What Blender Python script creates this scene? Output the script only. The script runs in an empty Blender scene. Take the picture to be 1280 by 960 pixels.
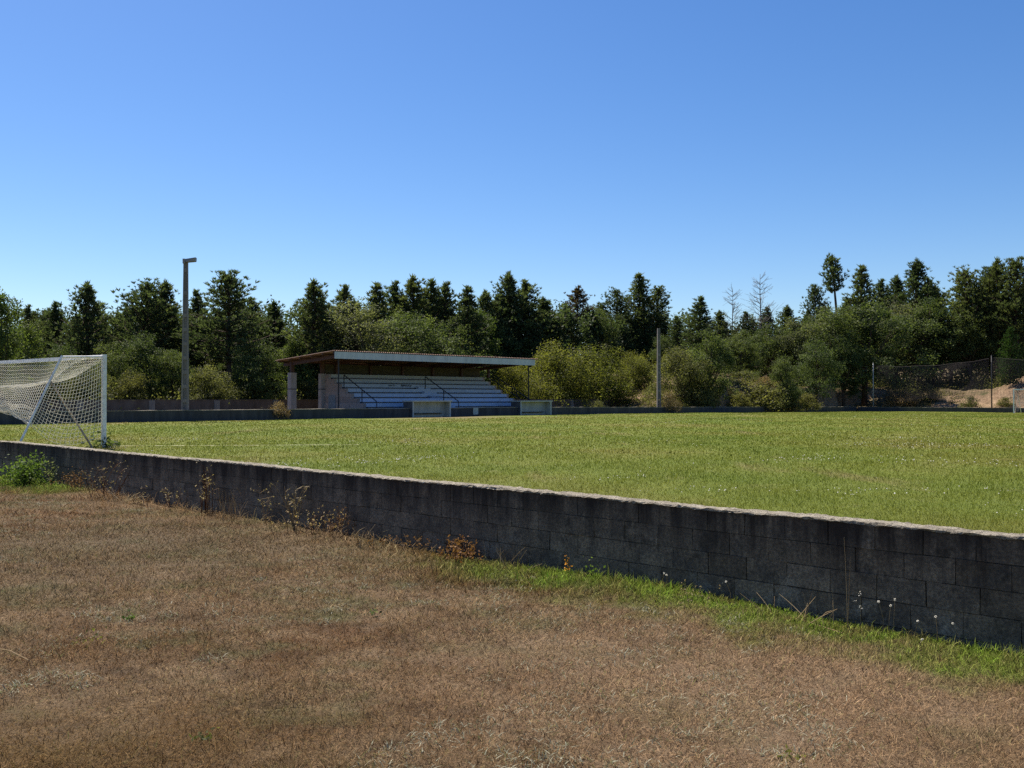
import bpy, math
import numpy as np
from mathutils import Vector

R = math.radians
SQ = math.sqrt(0.5)
CAM_Z = 1.304
F_PX, CX, HY = 1207.0, 640.0, 498.0
scene = bpy.context.scene
C = scene.collection
rng = np.random.default_rng(7)


# ------------------------------------------------------------------ helpers
def uv(u, v, z=0.0):
    """ground frame: u runs along the near wall, v along the length of the pitch"""
    return Vector(((v - u) * SQ, (u + v) * SQ, z))


def uv_of(x, y):
    return (y - x) * SQ, (x + y) * SQ


def on_u(px, u):
    r = (px - CX) / F_PX
    return u * (1 + r) / (1 - r)          # v


def on_v(px, v):
    r = (px - CX) / F_PX
    return v * (1 - r) / (1 + r)          # u


def sm(x, a, b):
    t = np.clip((np.asarray(x, float) - a) / (b - a), 0, 1)
    return t * t * (3 - 2 * t)


def wob(x, y, s=1.0, seed=0):
    """cheap smooth noise in -1..1 for numpy arrays"""
    k = np.random.default_rng(seed)
    o = 0.0
    for i in range(6):
        a = k.uniform(0, 6.28)
        f = s * k.uniform(.5, 2.2)
        o = o + np.sin(f * (x * math.cos(a) + y * math.sin(a)) + k.uniform(0, 6.28))
    return o / 3.2


class MB:
    """collects vertices and faces of one mesh"""

    def __init__(self):
        self.v, self.f, self.t, self.n = [], [], [], 0

    def add(self, V, F, tint=0.5):
        V = np.asarray(V, float).reshape(-1, 3)
        self.v.append(V)
        self.t.append(np.full(len(V), tint) if np.isscalar(tint) else np.asarray(tint, float))
        if isinstance(F, np.ndarray):
            self.f.append(F + self.n)
        else:
            self.f.append([tuple(i + self.n for i in q) for q in F])
        self.n += len(V)
        return self

    def box(self, x0, x1, y0, y1, z0, z1, tint=0.5, jit=0.0):
        V = np.array([(x, y, z) for z in (z0, z1) for y in (y0, y1) for x in (x0, x1)], float)
        if jit:
            V = V + rng.normal(0, jit, V.shape)
        return self.add(V, [(0, 2, 3, 1), (4, 5, 7, 6), (0, 1, 5, 4), (2, 6, 7, 3), (0, 4, 6, 2), (1, 3, 7, 5)], tint)

    def tube(self, pts, rad, n=6, tint=0.5, caps=True):
        P = np.asarray(pts, float)
        rad = np.full(len(P), rad) if np.isscalar(rad) else np.asarray(rad, float)
        T = np.gradient(P, axis=0)
        T /= np.linalg.norm(T, axis=1)[:, None] + 1e-9
        ref = np.array([0, 0, 1.]) if abs(T[:, 2]).mean() < .8 else np.array([1., 0, 0])
        A = np.cross(T, ref)
        A /= np.linalg.norm(A, axis=1)[:, None] + 1e-9
        B = np.cross(T, A)
        ang = np.linspace(0, 2 * math.pi, n, endpoint=False)
        V = (P[:, None, :] + rad[:, None, None] * (np.cos(ang)[None, :, None] * A[:, None, :] + np.sin(ang)[None, :, None] * B[:, None, :])).reshape(-1, 3)
        F = []
        for i in range(len(P) - 1):
            for j in range(n):
                k = (j + 1) % n
                F.append((i * n + j, i * n + k, (i + 1) * n + k, (i + 1) * n + j))
        if caps:
            F.append(tuple(range(n - 1, -1, -1)))
            F.append(tuple(range((len(P) - 1) * n, len(P) * n)))
        return self.add(V, F, tint)

    def bar(self, a, b, w, h, tint=0.5):
        """square bar from a to b"""
        a, b = Vector(a), Vector(b)
        d = (b - a).normalized()
        s = d.cross(Vector((0, 0, 1)))
        if s.length < .05:
            s = Vector((1, 0, 0))
        s = s.normalized()
        t = s.cross(d).normalized()
        V = [p + s * (i * w / 2) + t * (j * h / 2) for p in (a, b) for i, j in ((-1, -1), (1, -1), (1, 1), (-1, 1))]
        return self.add([tuple(p) for p in V], [(3, 2, 1, 0), (4, 5, 6, 7), (0, 1, 5, 4), (1, 2, 6, 5), (2, 3, 7, 6), (3, 0, 4, 7)], tint)

    def mesh(self, name, mat, smooth=False):
        me = bpy.data.meshes.new(name)
        V = np.concatenate(self.v)
        lt, li = [], []
        for f in self.f:
            if isinstance(f, np.ndarray):
                lt.append(np.full(len(f), f.shape[1], dtype=np.int32))
                li.append(f.ravel().astype(np.int32))
            else:
                lt.append(np.array([len(q) for q in f], dtype=np.int32))
                li.append(np.array([i for q in f for i in q], dtype=np.int32))
        lt, li = np.concatenate(lt), np.concatenate(li)
        me.vertices.add(len(V))
        me.vertices.foreach_set('co', V.ravel())
        me.loops.add(len(li))
        me.loops.foreach_set('vertex_index', li)
        me.polygons.add(len(lt))
        st = np.zeros(len(lt), dtype=np.int32)
        st[1:] = np.cumsum(lt)[:-1]
        me.polygons.foreach_set('loop_start', st)
        me.polygons.foreach_set('loop_total', lt)
        me.update(calc_edges=True)
        at = me.attributes.new('tint', 'FLOAT', 'POINT')
        at.data.foreach_set('value', np.concatenate(self.t).astype(np.float32))
        me.materials.append(mat)
        me.polygons.foreach_set('use_smooth', np.full(len(lt), bool(smooth)))
        me.validate()
        return me

    def build(self, name, mat, parent=None, smooth=False, loc=None, rz=0):
        o = bpy.data.objects.new(name, self.mesh(name, mat, smooth))
        C.objects.link(o)
        if parent:
            o.parent = parent
        if loc is not None:
            o.location = loc
        o.rotation_euler.z = rz
        return o


def empty(name, loc, rz=0.0):
    o = bpy.data.objects.new(name, None)
    o.empty_display_size = .3
    C.objects.link(o)
    o.location = loc
    o.rotation_euler.z = rz
    return o


def tag(o, label=None, cat=None, group=None, kind=None):
    if label:
        o['label'] = label
    if cat:
        o['category'] = cat
    if group:
        o['group'] = group
    if kind:
        o['kind'] = kind
    return o


def copy_tree(o, parent=None):
    c = o.copy()
    C.objects.link(c)
    c.parent = parent
    for ch in list(o.children):
        copy_tree(ch, c)
    return c


# ------------------------------------------------------------------ materials
class NT:
    def __init__(self, name):
        self.m = bpy.data.materials.new(name)
        self.m.use_nodes = True
        self.t = self.m.node_tree
        self.t.nodes.clear()
        self.out = self.t.nodes.new('ShaderNodeOutputMaterial')

    def new(self, kind, **kw):
        n = self.t.nodes.new(kind)
        for k, v in kw.items():
            setattr(n, k, v)
        return n

    def put(self, sock, val):
        if hasattr(val, 'is_output'):
            self.t.links.new(val, sock)
        elif val is not None:
            if isinstance(val, (tuple, list)) and len(val) == 3 and sock.type == 'RGBA':
                val = (*val, 1)
            sock.default_value = val

    def obj(self, scale=(1, 1, 1)):
        tc = self.new('ShaderNodeTexCoord')
        mp = self.new('ShaderNodeMapping')
        mp.inputs['Scale'].default_value = scale
        self.t.links.new(tc.outputs['Object'], mp.inputs['Vector'])
        return mp.outputs[0]

    def noise(self, scale, detail=4, rough=.55, vec=None, dist=0.0):
        n = self.new('ShaderNodeTexNoise')
        self.put(n.inputs['Scale'], scale)
        self.put(n.inputs['Detail'], detail)
        self.put(n.inputs['Roughness'], rough)
        self.put(n.inputs['Distortion'], dist)
        self.put(n.inputs['Vector'], vec if vec is not None else self.obj())
        return n.outputs['Fac']

    def voro(self, scale, vec=None, out='Distance'):
        n = self.new('ShaderNodeTexVoronoi')
        self.put(n.inputs['Scale'], scale)
        self.put(n.inputs['Vector'], vec if vec is not None else self.obj())
        return n.outputs[out]

    def ramp(self, fac, stops):
        n = self.new('ShaderNodeValToRGB')
        cr = n.color_ramp
        while len(cr.elements) < len(stops):
            cr.elements.new(.5)
        for e, (p, c) in zip(cr.elements, stops):
            e.position = p
            e.color = (*c, 1) if not np.isscalar(c) else (c, c, c, 1)
        self.put(n.inputs[0], fac)
        return n.outputs[0]

    def mix(self, fac, a, b, mode='MIX'):
        n = self.new('ShaderNodeMix', data_type='RGBA', blend_type=mode)
        self.put(n.inputs[0], fac)
        self.put(n.inputs[6], a)
        self.put(n.inputs[7], b)
        return n.outputs[2]

    def math(self, op, a, b=None, clamp=False):
        n = self.new('ShaderNodeMath', operation=op, use_clamp=clamp)
        self.put(n.inputs[0], a)
        self.put(n.inputs[1], b)
        return n.outputs[0]

    def attr(self, name='tint'):
        return self.new('ShaderNodeAttribute', attribute_name=name).outputs['Fac']

    def objrand(self):
        return self.new('ShaderNodeObjectInfo').outputs['Random']

    def bump(self, h, strength=.5, dist=.02):
        n = self.new('ShaderNodeBump')
        self.put(n.inputs['Strength'], strength)
        self.put(n.inputs['Distance'], dist)
        self.put(n.inputs['Height'], h)
        return n.outputs[0]

    def princ(self, col, rough=.8, spec=.3, metal=0.0, normal=None):
        n = self.new('ShaderNodeBsdfPrincipled')
        self.put(n.inputs['Base Color'], col)
        self.put(n.inputs['Roughness'], rough)
        self.put(n.inputs['Specular IOR Level'], spec)
        self.put(n.inputs['Metallic'], metal)
        if normal is not None:
            self.put(n.inputs['Normal'], normal)
        return self.end(n.outputs[0])

    def leaf(self, col, trans=.35, rough=.55, spec=.25, tcol=None):
        a = self.new('ShaderNodeBsdfPrincipled')
        self.put(a.inputs['Base Color'], col)
        self.put(a.inputs['Roughness'], rough)
        self.put(a.inputs['Specular IOR Level'], spec)
        b = self.new('ShaderNodeBsdfTranslucent')
        self.put(b.inputs['Color'], tcol if tcol is not None else col)
        m = self.new('ShaderNodeMixShader')
        self.put(m.inputs[0], trans)
        self.t.links.new(a.outputs[0], m.inputs[1])
        self.t.links.new(b.outputs[0], m.inputs[2])
        return self.end(m.outputs[0])

    def end(self, sh):
        self.t.links.new(sh, self.out.inputs[0])
        return self.m


M = {}


def dry_colour(n):
    """patchy dried turf: reddish, straw, grey and a few green patches"""
    big = n.noise(.45, 6, .62)
    mid = n.noise(1.9, 6, .7)
    col = n.ramp(big, [(.34, (.105, .054, .024)), (.46, (.124, .076, .038)), (.56, (.155, .106, .062)), (.68, (.122, .074, .028))])
    col = n.mix(n.ramp(mid, [(.46, 0.), (.60, .85)]), col, (.19, .135, .082))
    col = n.mix(n.ramp(n.noise(3.1, 6, .75), [(.50, 0.), (.64, .75)]), col, (.060, .038, .022))
    gr = n.noise(1.0, 7, .75)
    col = n.mix(n.ramp(gr, [(.50, 0.), (.63, .75)]), col, (.090, .092, .043))

    def area(x, y, r, power):
        d = n.new('ShaderNodeVectorMath', operation='DISTANCE')
        n.put(d.inputs[0], n.obj((1, 1, 0)))
        d.inputs[1].default_value = (x, y, 0)
        e = n.math('ADD', n.math('DIVIDE', d.outputs['Value'], r), n.math('MULTIPLY', n.math('SUBTRACT', n.noise(.8, 6, .7), .5), 1.6))
        return n.math('MULTIPLY', n.ramp(e, [(.25, 1.), (1., 0.)]), power)
    col = n.mix(area(1.6, 6.0, 2.6, .75), col, (.225, .158, .102))
    col = n.mix(area(-2.0, 4.3, 1.6, .8), col, (.098, .060, .022))
    col = n.mix(area(-4.5, 11.5, 4.0, .55), col, (.115, .092, .058))
    return col


def green_mask(n):
    """the greener strip that grows along the foot of the wall (u and v are ground axes)"""
    tc = n.new('ShaderNodeTexCoord')
    s = n.new('ShaderNodeSeparateXYZ')
    n.t.links.new(tc.outputs['Object'], s.inputs[0])
    x, y = s.outputs[0], s.outputs[1]
    v = n.math('MULTIPLY', n.math('ADD', x, y), SQ)
    u = n.math('MULTIPLY', n.math('SUBTRACT', y, x), SQ)
    nz = n.math('MULTIPLY', n.math('SUBTRACT', n.noise(1.6, 6, .7), .5), 3.0)
    vv = n.math('ADD', v, nz)

    def step(val, a, b):
        m = n.new('ShaderNodeMapRange', interpolation_type='SMOOTHSTEP')
        n.put(m.inputs[0], val)
        n.put(m.inputs[1], a)
        n.put(m.inputs[2], b)
        return m.outputs[0]
    strip = n.math('MULTIPLY', step(vv, 6.05, 7.35), step(u, 9.5, 6.5))
    patch = n.math('MULTIPLY', step(vv, 5.9, 6.8), step(u, 18.3, 20.2))
    return n.math('MAXIMUM', strip, patch)


def make_materials():
    n = NT('dry_turf_soil')
    col = dry_colour(n)
    col = n.mix(n.math('MULTIPLY', green_mask(n), .8), col, (.075, .105, .022))
    fine = n.noise(60, 4, .7)
    col = n.mix(n.ramp(fine, [(.35, .85), (.62, 0.)]), col, (.04, .028, .017))
    col = n.mix(n.ramp(n.noise(9, 6, .75), [(.36, .6), (.5, 0.)]), col, (.065, .045, .028))
    M['dry_soil'] = n.princ(col, .95, .1, normal=n.bump(n.noise(45, 5, .7), .8, .03))

    n = NT('dry_turf_blades')
    t = n.attr()
    col = dry_colour(n)
    gm = green_mask(n)
    col = n.mix(n.math('MULTIPLY', gm, n.ramp(n.noise(4.5, 5, .7), [(.36, .25), (.56, 1.)])), col, (.13, .195, .028))
    col = n.mix(1.0, col, n.ramp(t, [(0, (.32, .28, .23)), (.3, (.88, .84, .76)), (.55, (1.42, 1.32, 1.17)), (.78, (2.1, 2.0, 1.8)), (.93, (3.0, 2.95, 2.75)), (1, (.75, 1.25, .5))]), 'MULTIPLY')
    M['dry_blades'] = n.leaf(col, .3, .75, .08)

    n = NT('pitch_turf')
    big = n.noise(.12, 5, .6)
    mid = n.noise(.9, 6, .7)
    col = n.ramp(big, [(.34, (.092, .128, .014)), (.5, (.124, .150, .020)), (.66, (.158, .152, .034))])
    col = n.mix(n.ramp(mid, [(.56, 0.), (.72, .65)]), col, (.20, .17, .07))
    st = n.noise(.25, 6, .7, n.obj((1.6, .35, 1)))
    col = n.mix(n.ramp(st, [(.57, 0.), (.68, .6)]), col, (.22, .165, .08))
    p = n.noise(.5, 6, .7, n.obj((1, 1, 1)))
    col = n.mix(n.ramp(p, [(.56, 0.), (.70, .4)]), col, (.20, .19, .07))
    d = n.new('ShaderNodeVectorMath', operation='DISTANCE')
    n.put(d.inputs[0], n.obj((.14, .14, 0)))
    d.inputs[1].default_value = (-.7, 9.3, 0)
    e = n.math('ADD', d.outputs['Value'], n.math('MULTIPLY', n.math('SUBTRACT', n.noise(.5, 6, .7), .5), 1.2))
    col = n.mix(n.ramp(e, [(.3, .8), (.9, 0.)]), col, (.16, .115, .065))
    fine = n.noise(18, 6, .8)
    col = n.mix(n.ramp(fine, [(.36, .45), (.55, 0.)]), col, (.05, .075, .012))
    M['pitch'] = n.princ(col, .9, .15, normal=n.bump(n.noise(14, 6, .75), 1.0, .06))

    n = NT('pitch_blades')
    t = n.attr()
    big = n.noise(.12, 5, .6)
    col = n.ramp(big, [(.34, (.100, .142, .014)), (.5, (.135, .160, .020)), (.66, (.165, .158, .032))])
    st = n.noise(.25, 6, .7, n.obj((1.6, .35, 1)))
    col = n.mix(n.ramp(st, [(.57, 0.), (.68, .6)]), col, (.24, .19, .085))
    col = n.mix(1.0, col, n.ramp(t, [(0, (.55, .6, .5)), (.5, (1., 1., 1.)), (.85, (1.3, 1.2, 1.2)), (1, (1.75, 1.5, 2.0))]), 'MULTIPLY')
    M['pitch_blades'] = n.leaf(col, .4, .7, .08)

    n = NT('petals')
    M['petal'] = n.leaf((.75, .73, .66), .3)

    n = NT('terrain_soil')
    g = n.new('ShaderNodeNewGeometry')
    s = n.new('ShaderNodeSeparateXYZ')
    n.t.links.new(g.outputs['Normal'], s.inputs[0])
    steep = n.ramp(s.outputs[2], [(.78, 1.), (.95, 0.)])
    a = n.noise(.35, 6, .65)
    col = n.ramp(a, [(.35, (.10, .085, .045)), (.5, (.17, .125, .07)), (.65, (.075, .075, .03))])
    dirt = n.ramp(n.noise(1.2, 6, .7), [(.3, (.17, .105, .062)), (.5, (.29, .195, .125)), (.75, (.37, .265, .175))])
    tr = n.attr()
    col = n.mix(n.math('MAXIMUM', steep, tr), col, dirt)
    col = n.mix(n.ramp(n.noise(7, 5, .7), [(.38, .55), (.55, 0.)]), col, (.05, .045, .025))
    M['terrain'] = n.princ(col, .95, .1, normal=n.bump(n.noise(3, 7, .7), .9, .25))

    n = NT('old_block')
    tint = n.attr()
    s = n.new('ShaderNodeSeparateXYZ')
    tc = n.new('ShaderNodeTexCoord')
    n.t.links.new(tc.outputs['Object'], s.inputs[0])
    col = n.mix(tint, (.168, .126, .086), (.37, .285, .198))
    col = n.mix(n.ramp(n.noise(5, 6, .7), [(.35, .75), (.62, 0.)]), col, (.065, .058, .053))
    stre = n.noise(1.0, 6, .7, n.obj((5.5, 1, .55)))
    hgt = n.math('ADD', s.outputs[2], n.math('MULTIPLY', n.math('SUBTRACT', stre, .5), 1.6))
    dark = n.ramp(hgt, [(.0, 0.), (.62, 1.)])
    rr = dark.node.color_ramp
    rr.elements[0].position, rr.elements[1].position = .40, .86
    col = n.mix(n.math('MULTIPLY', dark, .93), col, (.028, .020, .0165))
    pale = n.noise(2.2, 7, .75)
    lowz = n.ramp(s.outputs[2], [(.15, 1.), (.55, 0.)])
    col = n.mix(n.math('MULTIPLY', n.ramp(pale, [(.54, 0.), (.66, .6)]), lowz), col, (.40, .35, .28))
    moss = n.noise(3.3, 7, .75)
    col = n.mix(n.ramp(moss, [(.55, 0.), (.64, .7)]), col, (.040, .034, .024))
    col = n.mix(n.ramp(n.noise(38, 5, .75), [(.4, .6), (.6, 0.)]), col, (.03, .025, .022))
    M['block'] = n.princ(col, .93, .15, normal=n.bump(n.noise(60, 6, .75), .9, .012))

    n = NT('mortar_dark')
    M['mortar'] = n.princ(n.ramp(n.noise(6, 6, .75), [(.35, (.014, .012, .010)), (.65, (.15, .125, .10))]), .95, .1, normal=n.bump(n.noise(50, 5, .7), .8, .01))

    n = NT('cap_mortar')
    col = n.ramp(n.noise(9, 7, .75), [(.3, (.13, .115, .09)), (.5, (.30, .268, .215)), (.7, (.42, .385, .315))])
    col = n.mix(n.ramp(n.noise(55, 4, .7), [(.4, .75), (.52, 0.)]), col, (.09, .075, .06))
    M['cap'] = n.princ(col, .95, .1, normal=n.bump(n.noise(70, 6, .8), 1.0, .02))

    n = NT('weathered_plaster')
    st = n.noise(1.0, 6, .7, n.obj((2.2, 1, .4)))
    col = n.ramp(st, [(.3, (.030, .030, .034)), (.55, (.06, .06, .066)), (.75, (.10, .098, .10))])
    M['sidewall'] = n.princ(col, .9, .2, normal=n.bump(n.noise(25, 5, .7), .6, .015))

    n = NT('perimeter_concrete')
    col = n.ramp(n.noise(1.0, 6, .7, n.obj((1.6, 1, .6))), [(.3, (.065, .050, .044)), (.55, (.11, .088, .077)), (.75, (.15, .128, .112))])
    M['perimeter'] = n.princ(col, .92, .15, normal=n.bump(n.noise(15, 5, .7), .6, .02))

    n = NT('pole_concrete')
    col = n.ramp(n.noise(1.5, 6, .7, n.obj((3, 3, .6))), [(.3, (.13, .12, .115)), (.6, (.21, .195, .185)), (.8, (.28, .265, .25))])
    M['pole'] = n.princ(col, .9, .2, normal=n.bump(n.noise(30, 5, .7), .5, .01))

    n = NT('painted_step')
    st = n.noise(1.0, 6, .7, n.obj((1.2, 3, 2.5)))
    s = n.new('ShaderNodeSeparateXYZ')
    tc = n.new('ShaderNodeTexCoord')
    n.t.links.new(tc.outputs['Object'], s.inputs[0])
    up = n.ramp(n.math('MULTIPLY', s.outputs[2], .3), [(.3, 0.), (.85, 1.)])
    pale = n.mix(up, (.40, .49, .67), (.41, .42, .42))
    col = n.mix(n.ramp(st, [(.30, .6), (.52, 0.)]), pale, (.33, .33, .34))
    M['step'] = n.princ(col, .75, .3, normal=n.bump(n.noise(20, 5, .6), .4, .01))

    n = NT('raw_concrete')
    col = n.ramp(n.noise(3, 6, .7), [(.3, (.10, .095, .09)), (.7, (.22, .21, .20))])
    M['concrete'] = n.princ(col, .9, .2, normal=n.bump(n.noise(25, 5, .7), .5, .01))

    n = NT('pinkish_brick')
    br = n.new('ShaderNodeTexBrick')
    n.put(br.inputs['Vector'], n.obj())
    mp = n.new('ShaderNodeMapping')
    mp.inputs['Rotation'].default_value = (R(90), 0, R(90))
    tc = n.new('ShaderNodeTexCoord')
    n.t.links.new(tc.outputs['Object'], mp.inputs[0])
    n.t.links.new(mp.outputs[0], br.inputs['Vector'])
    n.put(br.inputs['Color1'], (.30, .235, .215))
    n.put(br.inputs['Color2'], (.37, .30, .28))
    n.put(br.inputs['Mortar'], (.22, .19, .18))
    n.put(br.inputs['Scale'], 1.0)
    n.put(br.inputs['Brick Width'], .4)
    n.put(br.inputs['Row Height'], .2)
    n.put(br.inputs['Mortar Size'], .012)
    col = n.mix(n.ramp(n.noise(4, 6, .7), [(.35, .5), (.6, 0.)]), br.outputs['Color'], (.15, .13, .125))
    M['brick'] = n.princ(col, .92, .15, normal=n.bump(n.noise(25, 5, .7), .5, .01))

    n = NT('pillar_plaster')
    col = n.ramp(n.noise(2, 6, .7, n.obj((3, 3, .8))), [(.3, (.24, .205, .195)), (.65, (.37, .33, .32))])
    M['pillar'] = n.princ(col, .9, .2, normal=n.bump(n.noise(25, 5, .7), .4, .01))

    n = NT('red_oxide_steel')
    M['steel'] = n.princ(n.ramp(n.noise(6, 5, .7), [(.3, (.045, .020, .017)), (.7, (.095, .042, .033))]), .6, .4)

    n = NT('dark_steel')
    M['rail'] = n.princ(n.ramp(n.noise(8, 4, .6), [(.3, (.016, .017, .022)), (.7, (.032, .032, .038))]), .65, .3)

    n = NT('fascia_paint')
    st = n.noise(1.0, 6, .7, n.obj((2, 1, .5)))
    M['fascia'] = n.princ(n.ramp(st, [(.3, (.31, .35, .39)), (.6, (.46, .50, .54))]), .6, .35, normal=n.bump(n.noise(2, 4, .5), .2, .02))

    n = NT('roof_fibre_cement')
    col = n.ramp(n.noise(1.5, 6, .7), [(.3, (.15, .095, .08)), (.6, (.24, .165, .14)), (.8, (.38, .33, .30))])
    M['roof'] = n.princ(col, .9, .15)

    n = NT('dark_boards')
    col = n.ramp(n.noise(2, 5, .7, n.obj((1, 1, 4))), [(.3, (.045, .038, .026)), (.7, (.095, .08, .052))])
    M['boards'] = n.princ(col, .85, .2)

    n = NT('door_paint')
    M['door'] = n.princ(n.ramp(n.noise(4, 5, .6), [(.3, (.12, .15, .18)), (.7, (.20, .23, .27))]), .6, .35)

    n = NT('dugout_paint')
    st = n.noise(1.0, 6, .7, n.obj((2.5, 2, .8)))
    M['dugout'] = n.princ(n.ramp(st, [(.25, (.26, .28, .285)), (.6, (.40, .425, .425))]), .7, .3)
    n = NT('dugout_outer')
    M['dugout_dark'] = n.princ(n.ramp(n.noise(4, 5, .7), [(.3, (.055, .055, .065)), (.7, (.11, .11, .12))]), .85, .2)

    n = NT('graffiti_paint')
    M['black'] = n.princ((.02, .02, .025), .7, .3)

    n = NT('goal_paint')
    col = n.mix(n.ramp(n.noise(9, 6, .7), [(.36, .6), (.52, 0.)]), (.80, .79, .76), (.42, .36, .30))
    M['goal'] = n.princ(col, .45, .4)
    n = NT('rusty_brace')
    M['brace'] = n.princ(n.ramp(n.noise(12, 5, .7), [(.3, (.20, .13, .09)), (.7, (.42, .36, .31))]), .6, .35)
    n = NT('net_cord')
    M['net'] = n.leaf((.82, .79, .70), .35, .7, .1)
    n = NT('grey_net_cord')
    M['greynet'] = n.leaf((.17, .17, .18), .2, .8, .1)
    n = NT('dark_net_cord')
    M['darknet'] = n.princ((.045, .036, .042), .8, .2)
    n = NT('galvanised')
    M['galv'] = n.princ(n.ramp(n.noise(5, 5, .6), [(.3, (.24, .24, .235)), (.7, (.38, .38, .37))]), .55, .4, .2)
    n = NT('lamp_housing')
    M['lamp'] = n.princ((.22, .215, .21), .5, .4, .3)
    n = NT('lamp_glass')
    M['glass'] = n.princ((.30, .32, .34), .15, .5)

    n = NT('white_paint_line')
    tr = n.new('ShaderNodeBsdfTransparent')
    df = n.new('ShaderNodeBsdfDiffuse')
    n.put(df.inputs[0], (.62, .58, .42))
    mx = n.new('ShaderNodeMixShader')
    n.put(mx.inputs[0], n.ramp(n.noise(7, 6, .8), [(.45, 0.), (.58, .8)]))
    n.t.links.new(tr.outputs[0], mx.inputs[1])
    n.t.links.new(df.outputs[0], mx.inputs[2])
    M['line'] = n.end(mx.outputs[0])

    def foliage_or_heads(key, dark, light, trans=.3, tboost=1.5, spec=.25):
        n = NT(key)
        col = n.mix(n.attr(), dark, light)
        rnd = n.objrand()
        col = n.mix(1.0, col, n.ramp(rnd, [(0, (.78, .82, .8)), (.5, (1, 1, 1)), (1, (1.22, 1.12, .95))]), 'MULTIPLY')
        tc = n.mix(1.0, col, (tboost, tboost * 1.05, tboost * .55), 'MULTIPLY')
        M[key] = n.leaf(col, trans, .65, .12, tc)
    foliage_or_heads('pine_needles', (.030, .044, .022), (.10, .125, .058), .36, 1.7)
    foliage_or_heads('rusty_needles', (.050, .038, .020), (.125, .085, .042), .25, 1.4)
    foliage_or_heads('young_needles', (.028, .060, .016), (.07, .12, .03), .3, 1.4)
    foliage_or_heads('oak_leaves', (.034, .052, .019), (.104, .132, .048), .36, 1.65)
    foliage_or_heads('grey_leaves', (.048, .058, .030), (.13, .145, .08), .42, 1.7)
    foliage_or_heads('rosette', (.13, .135, .085), (.46, .42, .32), .2, 1.1)
    foliage_or_heads('lime_leaves', (.046, .070, .018), (.12, .15, .042), .38, 1.65)
    foliage_or_heads('broom_leaves', (.066, .076, .017), (.145, .148, .036), .45, 1.7)
    foliage_or_heads('olive_scrub', (.050, .056, .020), (.13, .135, .055), .42, 1.7)
    foliage_or_heads('straw_scrub', (.12, .085, .045), (.26, .20, .115), .3, 1.3)
    foliage_or_heads('weed_green', (.045, .085, .018), (.13, .18, .045), .4, 1.5)
    foliage_or_heads('weed_dry', (.075, .032, .018), (.20, .115, .060), .3, 1.2)
    foliage_or_heads('weed_straw', (.19, .125, .065), (.42, .34, .22), .3, 1.2)
    foliage_or_heads('orange_petal', (.40, .16, .02), (.55, .26, .03), .3, 1.2)

    n = NT('pine_bark')
    M['bark'] = n.princ(n.ramp(n.noise(4, 6, .7, n.obj((2, 2, .6))), [(.3, (.035, .026, .02)), (.7, (.10, .072, .055))]), .95, .1)
    n = NT('grey_bark')
    M['deadbark'] = n.princ(n.ramp(n.noise(4, 6, .7), [(.3, (.09, .08, .07)), (.7, (.19, .17, .15))]), .9, .15)


make_materials()


# ------------------------------------------------------------------ terrain
def fore_z(u, v):
    return -.52 + .22 * np.clip((7.0 - v) / 7.0, -.05, 1.2) + .025 * wob(u, v, 1.1, 3) + .012 * wob(u, v, 4.0, 4)


def pitch_z(u, v):
    return -.20 * sm(v, 62, 108) + .018 * wob(u, v, .5, 5) * sm(v, 7.7, 12)


def terr_z(u, v):
    u, v = np.asarray(u, float), np.asarray(v, float)
    n1 = wob(u, v, .35, 11)
    n2 = wob(u, v, 1.3, 12)
    # bank behind the touchline wall near the far corner
    k = sm(v + 2.0 * n1, 76, 90)
    a = k * (2.75 * sm(u + .5 * n2, 55.2, 56.2) + 2.6 * sm(u, 56.5, 88))
    a = a + 1.0 * sm(u, 72, 110) + 4.5 * sm(u, 98, 165)
    # slope behind the far goal
    w = v - 112.5
    right = sm(-u, -47, -30)
    b = sm(w + 1.2 * n2, 0, 1.5) * .25 + (2.0 + 2.1 * right) * sm(w + 1.0 * n1, .6, 17 - 4 * right) + 2.4 * sm(w, 15, 55) + 6.5 * sm(w, 42, 115)
    z = np.where(v > 112.0, np.maximum(a * sm(u, 45, 60), b - .15), a)
    cut = np.exp(-((u - 37.8) / 2.4) ** 2) * sm(w, 1.0, 3.4) * (1 - sm(w, 12, 25))
    z = z + .75 * np.where(v > 112, cut, 0)
    rough = sm(z, .3, 1.4)
    return z + .03 * n2 + rough * (.22 * n2 + .10 * wob(u, v, 4.5, 13))


def grid(name, us, vs, zf, mat, tint=None, label_kind='structure'):
    U, V = np.meshgrid(us, vs, indexing='ij')
    Z = zf(U, V)
    P = np.stack([(V - U) * SQ, (U + V) * SQ, Z], -1).reshape(-1, 3)
    nu, nv = len(us), len(vs)
    i = np.arange(nu * nv).reshape(nu, nv)
    F = np.stack([i[:-1, :-1], i[:-1, 1:], i[1:, 1:], i[1:, :-1]], -1).reshape(-1, 4)
    m = MB()
    m.add(P, F, tint(U, V).ravel() if tint else .5)
    o = m.build(name, mat, smooth=True)
    return tag(o, kind=label_kind)


tag(grid('ground', np.array([-3000, -400, -60, 0, 60, 400, 3000.]), np.array([-3000, -400, -60, 0, 60, 400, 3000.]), lambda u, v: 0 * u - 1.3, M['terrain'], lambda u, v: 0 * u), 'wide dry earth reaching out to the horizon')
tag(grid('dry_lawn', np.linspace(-28, 62, 241), np.linspace(-18, 7.62, 90), fore_z, M['dry_soil']), 'dried brown turf in front of the block wall')
tag(grid('pitch', np.linspace(-10, 52.12, 140), np.linspace(7.74, 110.2, 230), pitch_z, M['pitch']), 'green football pitch dotted with clover')


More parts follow.
